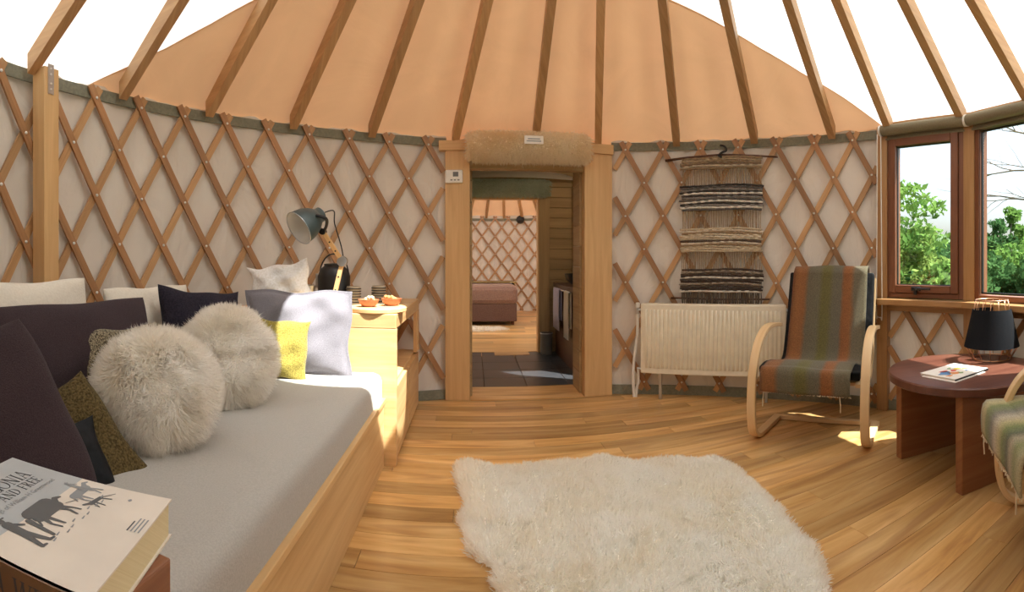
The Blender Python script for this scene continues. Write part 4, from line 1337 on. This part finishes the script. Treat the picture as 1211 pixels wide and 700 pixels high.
    for c in body:
        for q in G[c][1]:
            mb.add([(cx + kx * a, y0_ + hgt * b, ZP) for a, b in q], [(0, 1, 2, 3)])
        cx += kx * G[c][0]
    return mb.build(name, mat, parent)
serif_text('PATAGONIA', BW - .165, .194, .024, .135, M['ink'], bk)
serif_text('WILD AND FREE', BW - .162, .173, .017, .130, M['ink'], bk)
text('writings of William H Greenwood', .012, BW - .160, .159, M['inksoft'], width=.136)
sl_ = serif_text('PATAGONIA WILD', 0, 0, .024, .222, M['ink'], bk)
sl_.matrix_local = Matrix(((0, 0, -1, -.0021 * S + ZP * S), (-1, 0, 0, BH * .95 * S), (0, 1, 0, .013 * S), (0, 0, 0, 1)))
# sketch: strokes in cover coordinates
def strokes(name, L, mat):
    mb = MB()
    for (x0_, y0_, x1_, y1_, w0, w1) in L:
        a, b = Vector((x0_, y0_)), Vector((x1_, y1_))
        dd = (b - a); n = Vector((-dd.y, dd.x)).normalized() if dd.length > 0 else Vector((0, 1))
        t = dd.normalized() if dd.length > 0 else Vector((1, 0))
        poly = []
        for k in range(7):
            q = -PI/2 + PI*k/6
            poly.append(b + (t * math.cos(q) + n * math.sin(q)) * w1)
        for k in range(7):
            q = PI/2 + PI*k/6
            poly.append(a + (t * math.cos(q) + n * math.sin(q)) * w0)
        zz_ = ZP + 2e-5 * len(mb.f)
        mb.add([(p.x, p.y, zz_) for p in poly], [tuple(range(len(poly)))])
    return mb.build(name, mat, bk)
def horse(ox, oy, k):
    b = [(-.016, 0, .018, .001, .0085, .009), (.018, .002, .030, .012, .006, .0035), (.030, .012, .037, .009, .0036, .002), (-.020, 0, -.027, -.012, .002, .0012),
         (-.014, -.004, -.018, -.018, .004, .0018), (-.018, -.018, -.016, -.030, .0018, .0014), (-.010, -.004, -.008, -.029, .0035, .0014),
         (.014, -.004, .018, -.018, .0035, .0016), (.018, -.018, .015, -.030, .0016, .0014), (.018, -.002, .024, -.017, .003, .0016), (.024, -.017, .026, -.028, .0016, .0012)]
    return [(ox + k*a, oy + k*c, ox + k*d, oy + k*e, f*k, g*k) for (a, c, d, e, f, g) in b]
def man(ox, oy, k):
    b = [(0, 0, .001, .022, .0055, .006), (.001, .030, .001, .031, .004, .004), (-.005, .034, .008, .034, .0012, .0012), (.002, .036, .002, .037, .0032, .003), (-.001, 0, -.006, -.026, .0045, .0022),
         (.001, 0, .007, -.025, .0045, .0022), (-.006, -.026, -.001, -.027, .002, .0015), (.007, -.025, .012, -.026, .002, .0015), (.003, .02, .012, .010, .0025, .0018)]
    return [(ox + k*a, oy + k*c, ox + k*d, oy + k*e, f*k, g*k) for (a, c, d, e, f, g) in b]
M['sketch'] = plain('sketch grey', (.12, .125, .13), .7)
strokes('sketch_horse', horse(.105, .118, 1.05) + [(.088, .131, .122, .133, .011, .010), (.135, .112, .150, .104, .0006, .0006), (.075, .124, .070, .085, .004, .002)], M['sketch'])
strokes('sketch_man', man(.052, .112, 1.15), M['sketch'])
strokes('sketch_rider', horse(.168, .112, .8) + man(.178, .122, .55), M['inksoft'])
strokes('sketch_dog', [(.150, .085, .170, .082, .004, .003), (.150, .085, .143, .091, .003, .002), (.152, .084, .148, .072, .0015, .001), (.156, .083, .155, .068, .0015, .001), (.168, .081, .172, .068, .0015, .001), (.170, .082, .186, .070, .0012, .0006)], M['sketch'])
strokes('sketch_ground', [(.06 + .011*k, .078 + .004*math.sin(k*2), .066 + .011*k, .079 + .004*math.sin(k*2), .0012, .0006) for k in range(11)], M['inksoft'])
strokes('emblem', [(.178, .046, .181, .046, .0018, .0018), (.1795, .0445, .1795, .048, .001, .001)], M['inksoft'])
for k in range(4):
    strokes('small_print', [(.118, .020 - .0045*k, .118 + (.028 if k else .020), .020 - .0045*k, .0009, .0009)], M['ink'] if k == 0 else M['inksoft'])

# ------------------------------------------------------------------ big sheepskin rug
out_px = [(540, 548), (556, 546), (575, 553), (610, 553), (650, 549), (690, 547), (705, 541), (735, 542), (752, 545), (775, 540), (800, 540), (822, 545), (850, 543), (872, 552), (890, 572), (905, 588), (925, 604), (945, 628),
          (962, 645), (972, 668), (976, 695)]
left_px = [(590, 700), (582, 680), (588, 666), (570, 661), (556, 650), (552, 628), (543, 612), (553, 596), (545, 575), (538, 560)]
poly = [on(a, b, .03)[:2] for a, b in out_px]
poly += [on(980, 740, .03)[:2], on(960, 800, .03)[:2], on(860, 850, .03)[:2], on(760, 838, .03)[:2], on(680, 850, .03)[:2], on(610, 790, .03)[:2], on(596, 740, .03)[:2]]
poly += [on(a, b, .03)[:2] for a, b in left_px]
rug('sheepskin_rug', 'large creamy white sheepskin rug lying on the plank floor', poly, 110000, .038, 11, .072, M['furw'], .0055)

# ------------------------------------------------------------------ radiator
ra = Vector((.923, 2.296, 0)); rb_ = Vector((1.949, 1.583, 0))
RL = (rb_ - ra).length
rang = math.atan2(rb_.y - ra.y, rb_.x - ra.x)
rd = thing('radiator', 'cream steel panel radiator on the lattice wall below the hanging', 'radiator', ra, (0, 0, rang))
Z0, Z1 = .222, .822
mb = MB(); mb.box(0, RL, .012, .085, Z0, Z1); mb.build('panel', M['radiator'], rd, bevel=.008)
nrib = 33
for k in range(nrib):
    xc = .035 + (RL - .07) * (k + .5) / nrib
    hw_ = (RL - .07) / nrib / 2
    mb = MB()
    prof = [(-hw_ * .62, .012), (-hw_ * .45, .0), (hw_ * .45, .0), (hw_ * .62, .012)]
    vs = [(xc + a, b, z) for z in (Z0 + .045, Z0 + .06, Z1 - .06, Z1 - .045) for (a, b) in prof]
    for i in (0, 1, 2, 3, 12, 13, 14, 15): vs[i] = (vs[i][0], .0125, vs[i][2])
    fs = [(r*4 + c, r*4 + c + 1, (r+1)*4 + c + 1, (r+1)*4 + c) for r in range(3) for c in range(3)]
    mb.add(vs, fs); mb.build('rib', M['radiator'], rd, smooth=50)
mb = MB(); mb.box(.01, RL - .01, .02, .078, Z1, Z1 + .006); mb.build('top_grille', M['radiator'], rd)
for xx in (.17, RL - .17):
    mb = MB(); mb.box(xx - .012, xx + .012, .035, .06, 0, Z0); mb.build('foot', M['steel'], rd)
mb = MB(); mb.tube(catmull([(-.035, .05, Z1 - .06), (-.04, .05, .55), (-.07, .045, .30), (-.075, .045, .12), (-.065, .045, 0)], 6), .014, 8); mb.build('pipe', M['white'], rd, smooth=True)
mb = MB(); mb.tube(catmull([(-.03, .05, Z0 + .03), (-.03, .05, .15), (-.045, .05, .07), (-.048, .05, 0)], 6), .012, 8); mb.build('pipe', M['white'], rd, smooth=True)
mb = MB(); mb.tube([(0.0, .05, Z1 - .055), (-.045, .05, Z1 - .055)], .012, 8); mb.lathe([(0, -.04), (.014, -.04), (.014, .015), (0, .015)], 10, M=Matrix.Translation((-.035, .05, Z1 - .05))); vl = mb.build('valve', M['steel'], rd, smooth=30)
mb = MB(); mb.lathe([(0, 0), (.019, 0), (.021, .03), (.018, .042), (0, .044)], 12, M=Matrix.Translation((-.035, .05, Z1 - .035))); mb.build('cap', M['white'], vl, smooth=40)
mb = MB(); mb.tube([(0.0, .05, Z0 + .03), (-.04, .05, Z0 + .03)], .012, 8); mb.build('valve', M['steel'], rd, smooth=30)
mb = MB(); mb.tube([(RL, .05, Z1 - .05), (RL + .03, .05, Z1 - .05)], .016, 8); mb.build('end_plug', M['steel'], rd, smooth=30)

# ------------------------------------------------------------------ woven wall hanging
HP = rad(37.9)
wh = thing('woven_hanging', 'woven wool wall hanging in brown grey and white on sticks', 'wall hanging', pol(HP, R - .105), (0, 0, -HP))
# local x: from doorway side to window side, room on -y
hr = random.Random(5)
HW = .345
def jit(a): return hr.uniform(-a, a)
mb = MB(); mb.tube([(-.50, .0, 2.085), (-.3, -.004, 2.10), (0, .0, 2.115), (.3, .003, 2.10), (.49, 0, 2.085)], lambda f: .012 - .004*f, 8); mb.build('top_stick', M['vanity'], wh, smooth=True)
mb = MB(); mb.tube([(-.45, .0, .868), (0, .004, .862), (.42, 0, .866)], .008, 8); mb.build('bottom_stick', M['vanity'], wh, smooth=True)
mb = MB(); mb.tube(catmull([(-.01, .01, 2.20), (.03, -.01, 2.185), (.045, -.01, 2.15), (.01, -.02, 2.13), (-.02, -.02, 2.105), (.01, -.02, 2.09)], 6), .010, 8); mb.build('hook', M['black'], wh, smooth=True)
warp = MB()
nwarp = 46
for k in range(nwarp):
    x = -HW + 2*HW*k/(nwarp-1)
    pts = [(x + jit(.003), jit(.003), 2.105), (x + jit(.006), jit(.004), 1.8), (x + jit(.006), jit(.004), 1.45), (x + jit(.006), jit(.004), 1.1), (x + jit(.004), jit(.003), .82 + jit(.02))]
    warp.tube(pts, .0035, 4)
o = warp.build('warp_threads', M['warp'] if 'warp' in M else cloth('warp wool', (.30, .20, .11), (.45, .33, .20), scale=60), wh); o['kind'] = 'stuff'
def yarn(cols):
    return [cloth('yarn', c, tuple(min(1, x*1.3) for x in c), scale=70, bumps=.6) for c in cols]
Y_tan = yarn([(.26, .19, .115), (.36, .28, .18), (.19, .13, .08), (.45, .38, .28)])
Y_blk = yarn([(.045, .04, .036), (.11, .10, .09), (.22, .20, .18), (.70, .66, .58), (.07, .06, .055)])
Y_crm = yarn([(.48, .40, .28), (.60, .52, .40), (.30, .21, .12), (.55, .46, .33), (.10, .07, .05)])
Y_brn = yarn([(.055, .038, .028), (.10, .075, .055), (.30, .25, .19), (.07, .055, .045), (.62, .58, .50)])
def band(name, z0, z1, ymats, seq, arch=.018):
    rows = int((z1 - z0) / .0165)
    bt = None
    mbs = [MB() for _ in ymats]
    for r in range(rows):
        z = z1 - (r + .5) * (z1 - z0) / rows
        n = 40
        ph = PI * (r % 2)
        path = []
        a, b = -HW - .012 + jit(.012), HW + .012 + jit(.012)
        for i in range(n + 1):
            x = a + (b - a) * i / n
            path.append((x, -.008 + .009 * math.sin(i * PI / 1.0 * .5 + ph), z + arch * (1 - (x/HW)**2) * .6 + .004 * math.sin(x * 11 + r)))
        mi = seq[r % len(seq)]
        mbs[mi].tube(path, .0098, 6)
    first = None
    for i, mb_ in enumerate(mbs):
        if not mb_.v: continue
        if first is None: first = mb_.build(name, ymats[i], wh, smooth=True)
        else: mb_.build('weft_yarn', ymats[i], first, smooth=True)
    return first
band('woven_band', 1.985, 2.09, Y_tan, [0, 1, 0, 2, 3, 0])
band('woven_band', 1.625, 1.85, Y_blk, [0, 1, 2, 0, 3, 4, 2, 1, 3, 0, 2, 3, 1])
band('woven_band', 1.265, 1.475, Y_crm, [0, 1, 2, 3, 1, 0, 4, 1, 2, 0, 3])
band('woven_band', .915, 1.12, Y_brn, [0, 2, 1, 0, 4, 3, 0, 2, 1, 3, 0, 4])
fr2 = MB()
for k in range(60):
    x = -HW + 2*HW*k/59 + jit(.003)
    fr2.tube([(x, -.006, .92), (x + jit(.006), -.008 + jit(.004), .86), (x + jit(.008), -.008 + jit(.006), .80 + jit(.015))], .004, 4)
o = fr2.build('fringe', Y_brn[1], wh); o['kind'] = 'stuff'

# ------------------------------------------------------------------ bentwood armchairs
def armchair(label, loc, rotz, stripe, seed, xa=-.30, xb=.285, fdrop=0.0, over=0.0, fr_k=1.0):
    t = thing('bentwood_armchair', label, 'armchair', loc, (0, 0, rotz), 'bentwood armchairs')
    # local: front is -y, y=0 at the front feet
    path = [(.50, .018), (.30, .018), (.12, .018), (.03, .03), (-.03, .075), (-.055, .15), (-.062, .26), (-.052, .38), (-.02, .50), (.03, .595), (.10, .665), (.19, .71), (.29, .728), (.40, .725), (.52, .71)]
    for sx in (-1, 1):
        P = catmull([(sx * .372, a, b) for a, b in path], 5)
        mb = MB(); mb.sweep(P, [(-.014, -.029), (.014, -.029), (.014, .029), (-.014, .029)], (1, 0, 0)); mb.build('side_frame', M['bent'], t, bevel=.004, smooth=40)
    mb = MB(); mb.box(-.345, .345, .46, .51, .004, .034); mb.build('rear_stretcher', M['bent'], t, bevel=.004)
    mb = MB(); mb.box(-.345, .345, .10, .15, .38, .405); mb.build('seat_stretcher', M['bent'], t, bevel=.004)
    # seat and back: one laminated shell profile
    prof = catmull([(0, -.015, .44), (0, .10, .455), (0, .30, .405), (0, .45, .40), (0, .54, .47), (0, .61, .64), (0, .68, .86), (0, .745, 1.09)], 5)
    for sx in (-1, 1):
        P = [(sx * .325, p[1], p[2] - .03) for p in prof]
        mb = MB(); mb.sweep(P, [(-.012, -.02), (.012, -.02), (.012, .02), (-.012, .02)], (1, 0, 0)); mb.build('seat_rail', M['bent'], t, smooth=40)
    def sheet(prof2, xa, xb, off, th, nx, name, mat, parent, wav=0.0, taper=None):
        n = len(prof2); vs, fs, uvs = [], [], []
        acc = [0.0]
        for i in range(1, n): acc.append(acc[-1] + (Vector(prof2[i]) - Vector(prof2[i-1])).length)
        for i in range(n):
            a, b = Vector(prof2[max(0, i-1)]), Vector(prof2[min(n-1, i+1)])
            tg_ = (b - a).normalized(); nm = Vector((0, -tg_.z, tg_.y))
            for j in range(nx + 1):
                f = j / nx
                xa2, xb2 = (xa, xb) if taper is None else taper(i / (n-1), xa, xb)
                x = xa2 + (xb2 - xa2) * f
                o_ = off + wav * math.sin(5.1 * f + 9 * i / n + seed) + wav * .6 * math.sin(11 * f - 6 * i / n)
                p = Vector(prof2[i]) + nm * o_
                vs.append((x, p.y, p.z))
        for i in range(n - 1):
            for j in range(nx):
                q = (i*(nx+1)+j, i*(nx+1)+j+1, (i+1)*(nx+1)+j+1, (i+1)*(nx+1)+j)
                fs.append(q); uvs.append([(acc[v // (nx+1)], (v % (nx+1)) / nx) for v in q])
        mb = MB(); mb.add(vs, fs, uvs)
        o = mb.build(name, mat, parent, smooth=True)
        m_ = o.modifiers.new('solid', 'SOLIDIFY'); m_.thickness = th * S; m_.offset = 0
        return o
    cu = sheet(prof, -.335, .335, .03, .065, 8, 'cushion', M['blackc'], t)
    b_ = cu.modifiers.new('bev', 'BEVEL'); b_.width = .02 * S; b_.segments = 3; b_.limit_method = 'ANGLE'
    # throw: hangs over the front edge and over the top of the back
    thr = [(0, .775, .80), (0, .80, .98), (0, .805, 1.09), (0, .775, 1.14), (0, .725, 1.15)]
    top = [(p[0], p[1] - .0, p[2]) for p in reversed(prof)]
    body = []
    for i, p in enumerate(top):
        a, b = Vector(top[max(0, i-1)]), Vector(top[min(len(top)-1, i+1)])
        tg_ = (b - a).normalized(); nm = Vector((0, tg_.z, -tg_.y))
        q = Vector(p) + nm * .072
        body.append((0, q.y, q.z))
    fo_ = fdrop
    front = [(0, -.075 - fo_, .51), (0, -.095 - fo_, .47), (0, -.098 - fo_, .41), (0, -.095 - fo_, .36)]
    full = thr + body + front
    full = catmull(full, 2)
    tp = lambda f, a, b: (a - over * min(1, max(0, f - .55) / .3), b)
    bl = sheet(full, xa, xb, 0, .010, 22, 'throw', stripe, t, wav=.004, taper=tp)
    fg = MB(); rr = random.Random(seed)
    for k in range(46):
        x = xa - over + (xb - xa + over) * k / 45
        big = k in (2, 40)
        L = .10 if big else rr.uniform(.012, .03) * fr_k
        fg.tube([(x, -.095 - fdrop, .362), (x + rr.uniform(-.006, .006), -.097 - fdrop, .362 - L*.5), (x + rr.uniform(-.01, .01), -.095 - fdrop + rr.uniform(-.006, .006), .362 - L)], .0035 if big else .0028, 4)
    o = fg.build('fringe', M['furt'], bl); o['kind'] = 'stuff'
    return t
armchair('bentwood armchair with a rust and grey striped throw beside the radiator', (1.50, .735, 0), rad(-54), M['stripe1'], 1, fr_k=.35)
armchair('bentwood armchair with a green and cream striped throw by the round table', (1.362, -.861, 0), rad(-138), M['stripe2'], 2, over=.11, fdrop=.035)

# ------------------------------------------------------------------ round table, magazine, lamp
TC = (1.98, -.145)
tb = thing('round_table', 'low round dark red-brown wooden table on two plank legs', 'table', (TC[0], TC[1], 0), (0, 0, rad(-17)))
mb = MB(); mb.lathe([(0, .505), (.455, .505), (.467, .512), (.467, .548), (.460, .555), (0, .555)], 64); mb.build('top', M['tablewood'], tb, smooth=30)
for yy in (.285, -.285):
    mb = MB(); mb.box(-.30, .30, yy - .028, yy + .028, 0, .505); mb.build('leg', M['tableleg'], tb, bevel=.004)
mb = MB(); mb.box(-.05, .05, -.257, .257, .43, .505); mb.build('brace', M['tableleg'], tb, bevel=.004)
# magazine
TT = .5555
mc = [Vector(on(*q, TT)) for q in ((1077, 447), (1122, 455), (1175, 436), (1137, 429))]
ctr = sum(mc, Vector()) / 4
ex = (mc[1] - mc[0]); 
mang = math.atan2((mc[2] - mc[1]).y, (mc[2] - mc[1]).x)
mg = thing('magazine', 'colourful illustrated magazine lying on the round table', 'magazine', (ctr.x, ctr.y, TT), (0, 0, mang))
LX, LY = .33, .245
mb = MB(); mb.box(-LX/2 + .004, LX/2 - .004, -LY/2 + .004, LY/2 - .004, .0005, .013); mb.build('pages', M['papercream'], mg)
mb = MB(); mb.box(-LX/2 - .02, LX/2 - .05, -LY/2 - .012, LY/2 - .03, 0, .004); mb.build('loose_sheet', M['papercream'], mg)
mb = MB(); mb.box(-LX/2, LX/2, -LY/2, LY/2, .013, .0145); cv = mb.build('cover', M['papercream'], mg)
mb = MB(); mb.box(-LX/2, LX/2, -LY/2 - .001, -LY/2 + .005, .002, .0135); mb.build('spine', M['black'], mg)
cols = {'ink red': (.62, .08, .06), 'ink yellow': (.72, .52, .10), 'ink blue': (.10, .22, .42), 'ink orange': (.72, .28, .08), 'ink green': (.20, .34, .12)}
cm = [plain(k, v, .4) for k, v in cols.items()]
mr_ = random.Random(12)
for k, (bx_, by_, r_, ci) in enumerate([(-.09, .0, .035, 2), (-.06, .035, .022, 0), (-.05, -.03, .025, 3), (.0, .01, .018, 0), (.06, .02, .026, 1), (.085, -.015, .016, 3), (.02, .055, .012, 4), (-.12, -.05, .018, 3), (.10, .055, .012, 0), (-.02, -.055, .014, 4), (.05, -.05, .012, 2)]):
    pts = [(bx_ + r_ * (1 + .35*math.sin(3*a + k)) * math.cos(a) * 1.3, by_ + r_ * (1 + .3*math.sin(2*a + 2*k)) * math.sin(a)) for a in [2*PI*i/18 for i in range(18)]]
    mb = MB(); mb.add([(x, y, .0149) for x, y in pts], [tuple(range(18))]); mb.build('print', cm[ci], cv)
# wire lamp with black shade
lc = Vector(on(1173, 424, TT))
wl = thing('table_lamp', 'wire frame table lamp with a black tapered shade on the round table', 'lamp', (lc.x, lc.y, TT))
mb = MB()
def ringp(r, z, n=36): return [(r*math.cos(2*PI*i/n), r*math.sin(2*PI*i/n), z) for i in range(n)]
k_ = 2.75 / FPX
zt_, zb_ = .385, .004
def wire_r(z): return np.interp(z, [0.004, .085, .115, .33, .385], [.125, .175, .168, .118, .108])
for z in (.006, .385):
    mb = MB(); mb.tube(ringp(float(wire_r(z)), z), .004, 6, closed=True); mb.build('ring', M['copper'], wl, smooth=True)
for k in range(14):
    a = 2*PI*k/14
    mb = MB(); mb.tube([(float(wire_r(z)) * math.cos(a), float(wire_r(z)) * math.sin(a), z) for z in (.006, .085, .115, .33, .385)], .0028, 5); mb.build('wire', M['copper'], wl, smooth=True)
mb = MB(); mb.lathe([(.183, .085), (.128, .325), (.125, .325), (.180, .085)], 40); mb.build('shade', M['shade'], wl, smooth=30)
mb = MB(); mb.lathe([(0, .10), (.02, .10), (.02, .19), (.035, .23), (.03, .27), (0, .285)], 16); mb.build('bulb', M['inner'], wl, smooth=40)
mb = MB(); mb.tube([(-.17, 0, .1), (0, 0, .1), (.17, 0, .1)], .004, 6); mb.build('cross_wire', M['copper'], wl)

# ------------------------------------------------------------------ outdoors: slope, trees
def groundz(x, y):
    r = math.hypot(x - 3, y)
    return -.9 - .10 * min(r, 20) * 1.0 + max(0, r - 16) * .12 + .5 * math.sin(x * .21 + 1) * math.sin(y * .17)
M['grass'] = cloth('grassy slope', (.035, .075, .02), (.09, .15, .04), scale=3, bumps=.6)
n = 60
vs, fs = [], []
for i in range(n + 1):
    for j in range(n + 1):
        x, y = -40 + 120 * i / n, -60 + 120 * j / n
        vs.append((x, y, groundz(x, y) if math.hypot(x, y) > 4 else -.9))
for i in range(n):
    for j in range(n):
        a = i * (n+1) + j; fs.append((a, a + n + 1, a + n + 2, a + 1))
mb = MB(); mb.add(vs, fs); tag(mb.build('ground', M['grass'], smooth=True), 'grassy slope outside the windows', 'ground', kind='structure')
def leaf_mat(name, c1, c2):
    m, nt, b = newmat(name)
    tc = N(nt, 'ShaderNodeTexCoord'); n_ = N(nt, 'ShaderNodeTexNoise', i_Scale=1.6, i_Detail=4.0)
    nt.links.new(tc.outputs['Object'], n_.inputs['Vector'])
    c = ramp(nt, n_.outputs[0], [(.35, c1), (.65, c2)])
    d = N(nt, 'ShaderNodeBsdfDiffuse'); t = N(nt, 'ShaderNodeBsdfTranslucent'); mx = N(nt, 'ShaderNodeMixShader'); mx.inputs[0].default_value = .35
    nt.links.new(c, d.inputs[0]); nt.links.new(c, t.inputs[0]); nt.links.new(d.outputs[0], mx.inputs[1]); nt.links.new(t.outputs[0], mx.inputs[2])
    nt.links.new(mx.outputs[0], nt.nodes['Material Output'].inputs[0])
    return m
LEAF = [leaf_mat('leaves mid', (.07, .16, .035), (.20, .33, .08)), leaf_mat('leaves dark', (.03, .09, .03), (.09, .18, .06)), leaf_mat('leaves pale', (.13, .22, .05), (.30, .40, .11))]
M['bark'] = wood('bark', (.13, .10, .07), (.22, .18, .13), rough=.9)
M['barkp'] = wood('pale bark', (.30, .28, .25), (.42, .40, .36), rough=.9)
def tree(label, x, y, h, rw, seed, kind, nl=3500, ls=.10, low=.25, group='trees outside the windows'):
    g = groundz(x, y)
    t = thing('tree', label, 'tree', (x, y, g), group=group)
    rg = np.random.default_rng(seed)
    mb = MB(); mb.tube([(0, 0, -.2), (.05*rw, 0, h*.35), (-.04*rw, .05*rw, h*.6), (0, 0, h*.85)], lambda f: .03*h*(1 - .8*f), 7); mb.build('trunk', M['bark'], t, smooth=True)
    nb = 26
    C = []
    for k in range(nb):
        f = low + (1 - low) * (k + rg.uniform(0, 1)) / nb
        a = rg.uniform(0, 2*PI); prof = math.sin(PI * min(1, (f - low) / (1 - low) * .85 + .12)) ** .7
        r = rw * prof * rg.uniform(.35, .95)
        C.append((r*math.cos(a), r*math.sin(a), f*h, rw * rg.uniform(.25, .42)))
    C = np.array(C)
    idx = rg.integers(0, nb, nl)
    dirs = rg.normal(0, 1, (nl, 3)); dirs /= np.linalg.norm(dirs, axis=1)[:, None]
    dirs[:, 2] *= .6
    P = C[idx, :3] + dirs * (C[idx, 3] * rg.uniform(.6, 1.05, nl) )[:, None]
    u = rg.normal(0, 1, (nl, 3)); u /= np.linalg.norm(u, axis=1)[:, None]
    v = np.cross(u, rg.normal(0, 1, (nl, 3))); v /= np.linalg.norm(v, axis=1)[:, None]
    sz = ls * rg.uniform(.6, 1.4, nl)[:, None]
    V = np.stack([P - u*sz, P - v*sz*.5, P + u*sz, P + v*sz*.5], 1).reshape(-1, 3) * S
    me = bpy.data.meshes.new('foliage')
    me.from_pydata(V.tolist(), [], (np.arange(nl*4).reshape(-1, 4)).tolist())
    o = link('foliage', me, LEAF[kind], t); o['kind'] = 'stuff'
    return t
def spot(px, d):
    p = at(px, 308, d); return p[0], p[1]
T = [(1058, 11, 4.3, 1.5, 0, 'tall yellow-green tree outside the hinge side of the casement window'),
     (1084, 12, 3.5, 1.2, 2, 'rounded pale green tree beside the tall yellow-green tree outside'),
     (1100, 9.0, 1.4, .8, 2, 'low pale bush outside the casement window'),
     (1108, 13, 3.1, 1.2, 1, 'dark green tree outside the handle of the casement window'),
     (1126, 10, 2.5, 1.0, 0, 'green tree outside the latch edge of the casement window'),
     (1146, 14, 3.4, 1.5, 1, 'dark tree hidden partly behind the post between the windows'),
     (1168, 11, 2.6, 1.2, 1, 'dark rounded tree outside the fixed window behind the leaning trunk'),
     (1187, 9, 1.7, .9, 2, 'pale green shrub outside the fixed window'),
     (1202, 14, 3.5, 1.6, 0, 'mid green tree further back outside the fixed window'),
     (1222, 11, 2.8, 1.2, 1, 'dark tree outside the fixed window towards the edge of the slope'),
     (1255, 13, 3.4, 1.6, 0, 'green tree further along the slope outside')]
for k, (px, d, h_, rw, kd, lab) in enumerate(T):
    x, y = spot(px, d); tree(lab, x, y, h_, rw, 100 + k, kd, 4200 if d < 18 else 2600, .085 if d < 18 else .16, .12)
for k in range(20):
    row = k // 5
    px = 1035 + (k % 5) * 58 + row * 15; d = 20.5 + 4.0 * row
    x, y = spot(px, d); tree('distant dark green tree of the forest covering the ridge outside', x, y, 3.5 + (k * 7 % 5) * .3 + .35 * row, 1.35, 300 + k, (1, 1, 0)[k % 3], 1900, .17, .05, 'forest trees on the ridge')
# bare tree with spreading branches and a fallen pale trunk
x, y = spot(1250, 7.5)
g = groundz(x, y)
bt_ = thing('bare_tree', 'bare leafless tree reaching across the fixed window', 'tree', (x, y, g))
br = random.Random(4)
tr_ = MB(); tr_.tube([(0, 0, -.1), (.05, 0, 1.6), (0, .05, 3.0), (.1, 0, 4.8)], lambda f: .07*(1 - .6*f), 8); trk = tr_.build('trunk', M['bark'], bt_, smooth=True)
cu_, su_ = math.cos((1250-605.5)/FPX + YAW), -math.sin((1250-605.5)/FPX + YAW)     # sideways in view = (cos, -sin)
def branch(p, d, L, r, dep, mb):
    pts = [p]; q = Vector(p); dd = Vector(d).normalized()
    for k in range(4):
        dd = (dd + Vector((br.uniform(-.22, .22), br.uniform(-.22, .22), br.uniform(-.16, .20)))).normalized()
        q = q + dd * L / 4; pts.append(tuple(q))
    mb.tube(pts, lambda f: r * (1 - .65 * f), 5)
    if dep > 0:
        for k in range(3):
            a = pts[1 + k]
            nd = (dd + Vector((br.uniform(-.8, .8), br.uniform(-.8, .8), br.uniform(-.4, .7)))).normalized()
            branch(a, nd, L * .6, r * .5, dep - 1, mb)
for (z, ll, up, sg) in ((3.3, 1.2, .05, -1), (3.8, 1.35, .10, -1), (4.3, 1.3, .15, -1), (4.6, 1.2, .35, -1), (3.9, 1.2, .25, 1), (4.7, 1.1, .8, -1)):
    mb = MB(); branch((0.02, 0, z), (sg * cu_, sg * su_, up), ll, .020, 2, mb); mb.build('branch', M['bark'], bt_, smooth=True)
a = Vector(spot(1166, 7.2) + (0.55,)); b = Vector(spot(1215, 6.2) + (-.35,))
mb = MB(); mb.tube(catmull([tuple(a), tuple(a.lerp(b, .35) + Vector((0, 0, -.05))), tuple(a.lerp(b, .7)), tuple(b)], 6), lambda f: .025 + .03*f, 7)
mb.tube(catmull([tuple(a.lerp(b, .3)), tuple(a.lerp(b, .3) + Vector((.1, -.3, .15))), tuple(a.lerp(b, .3) + Vector((.2, -.7, .22)))], 4), lambda f: .02*(1-.6*f), 6)
tag(mb.build('fallen_trunk', M['barkp'], smooth=True), 'pale weathered leaning trunk outside the fixed window', 'tree trunk')
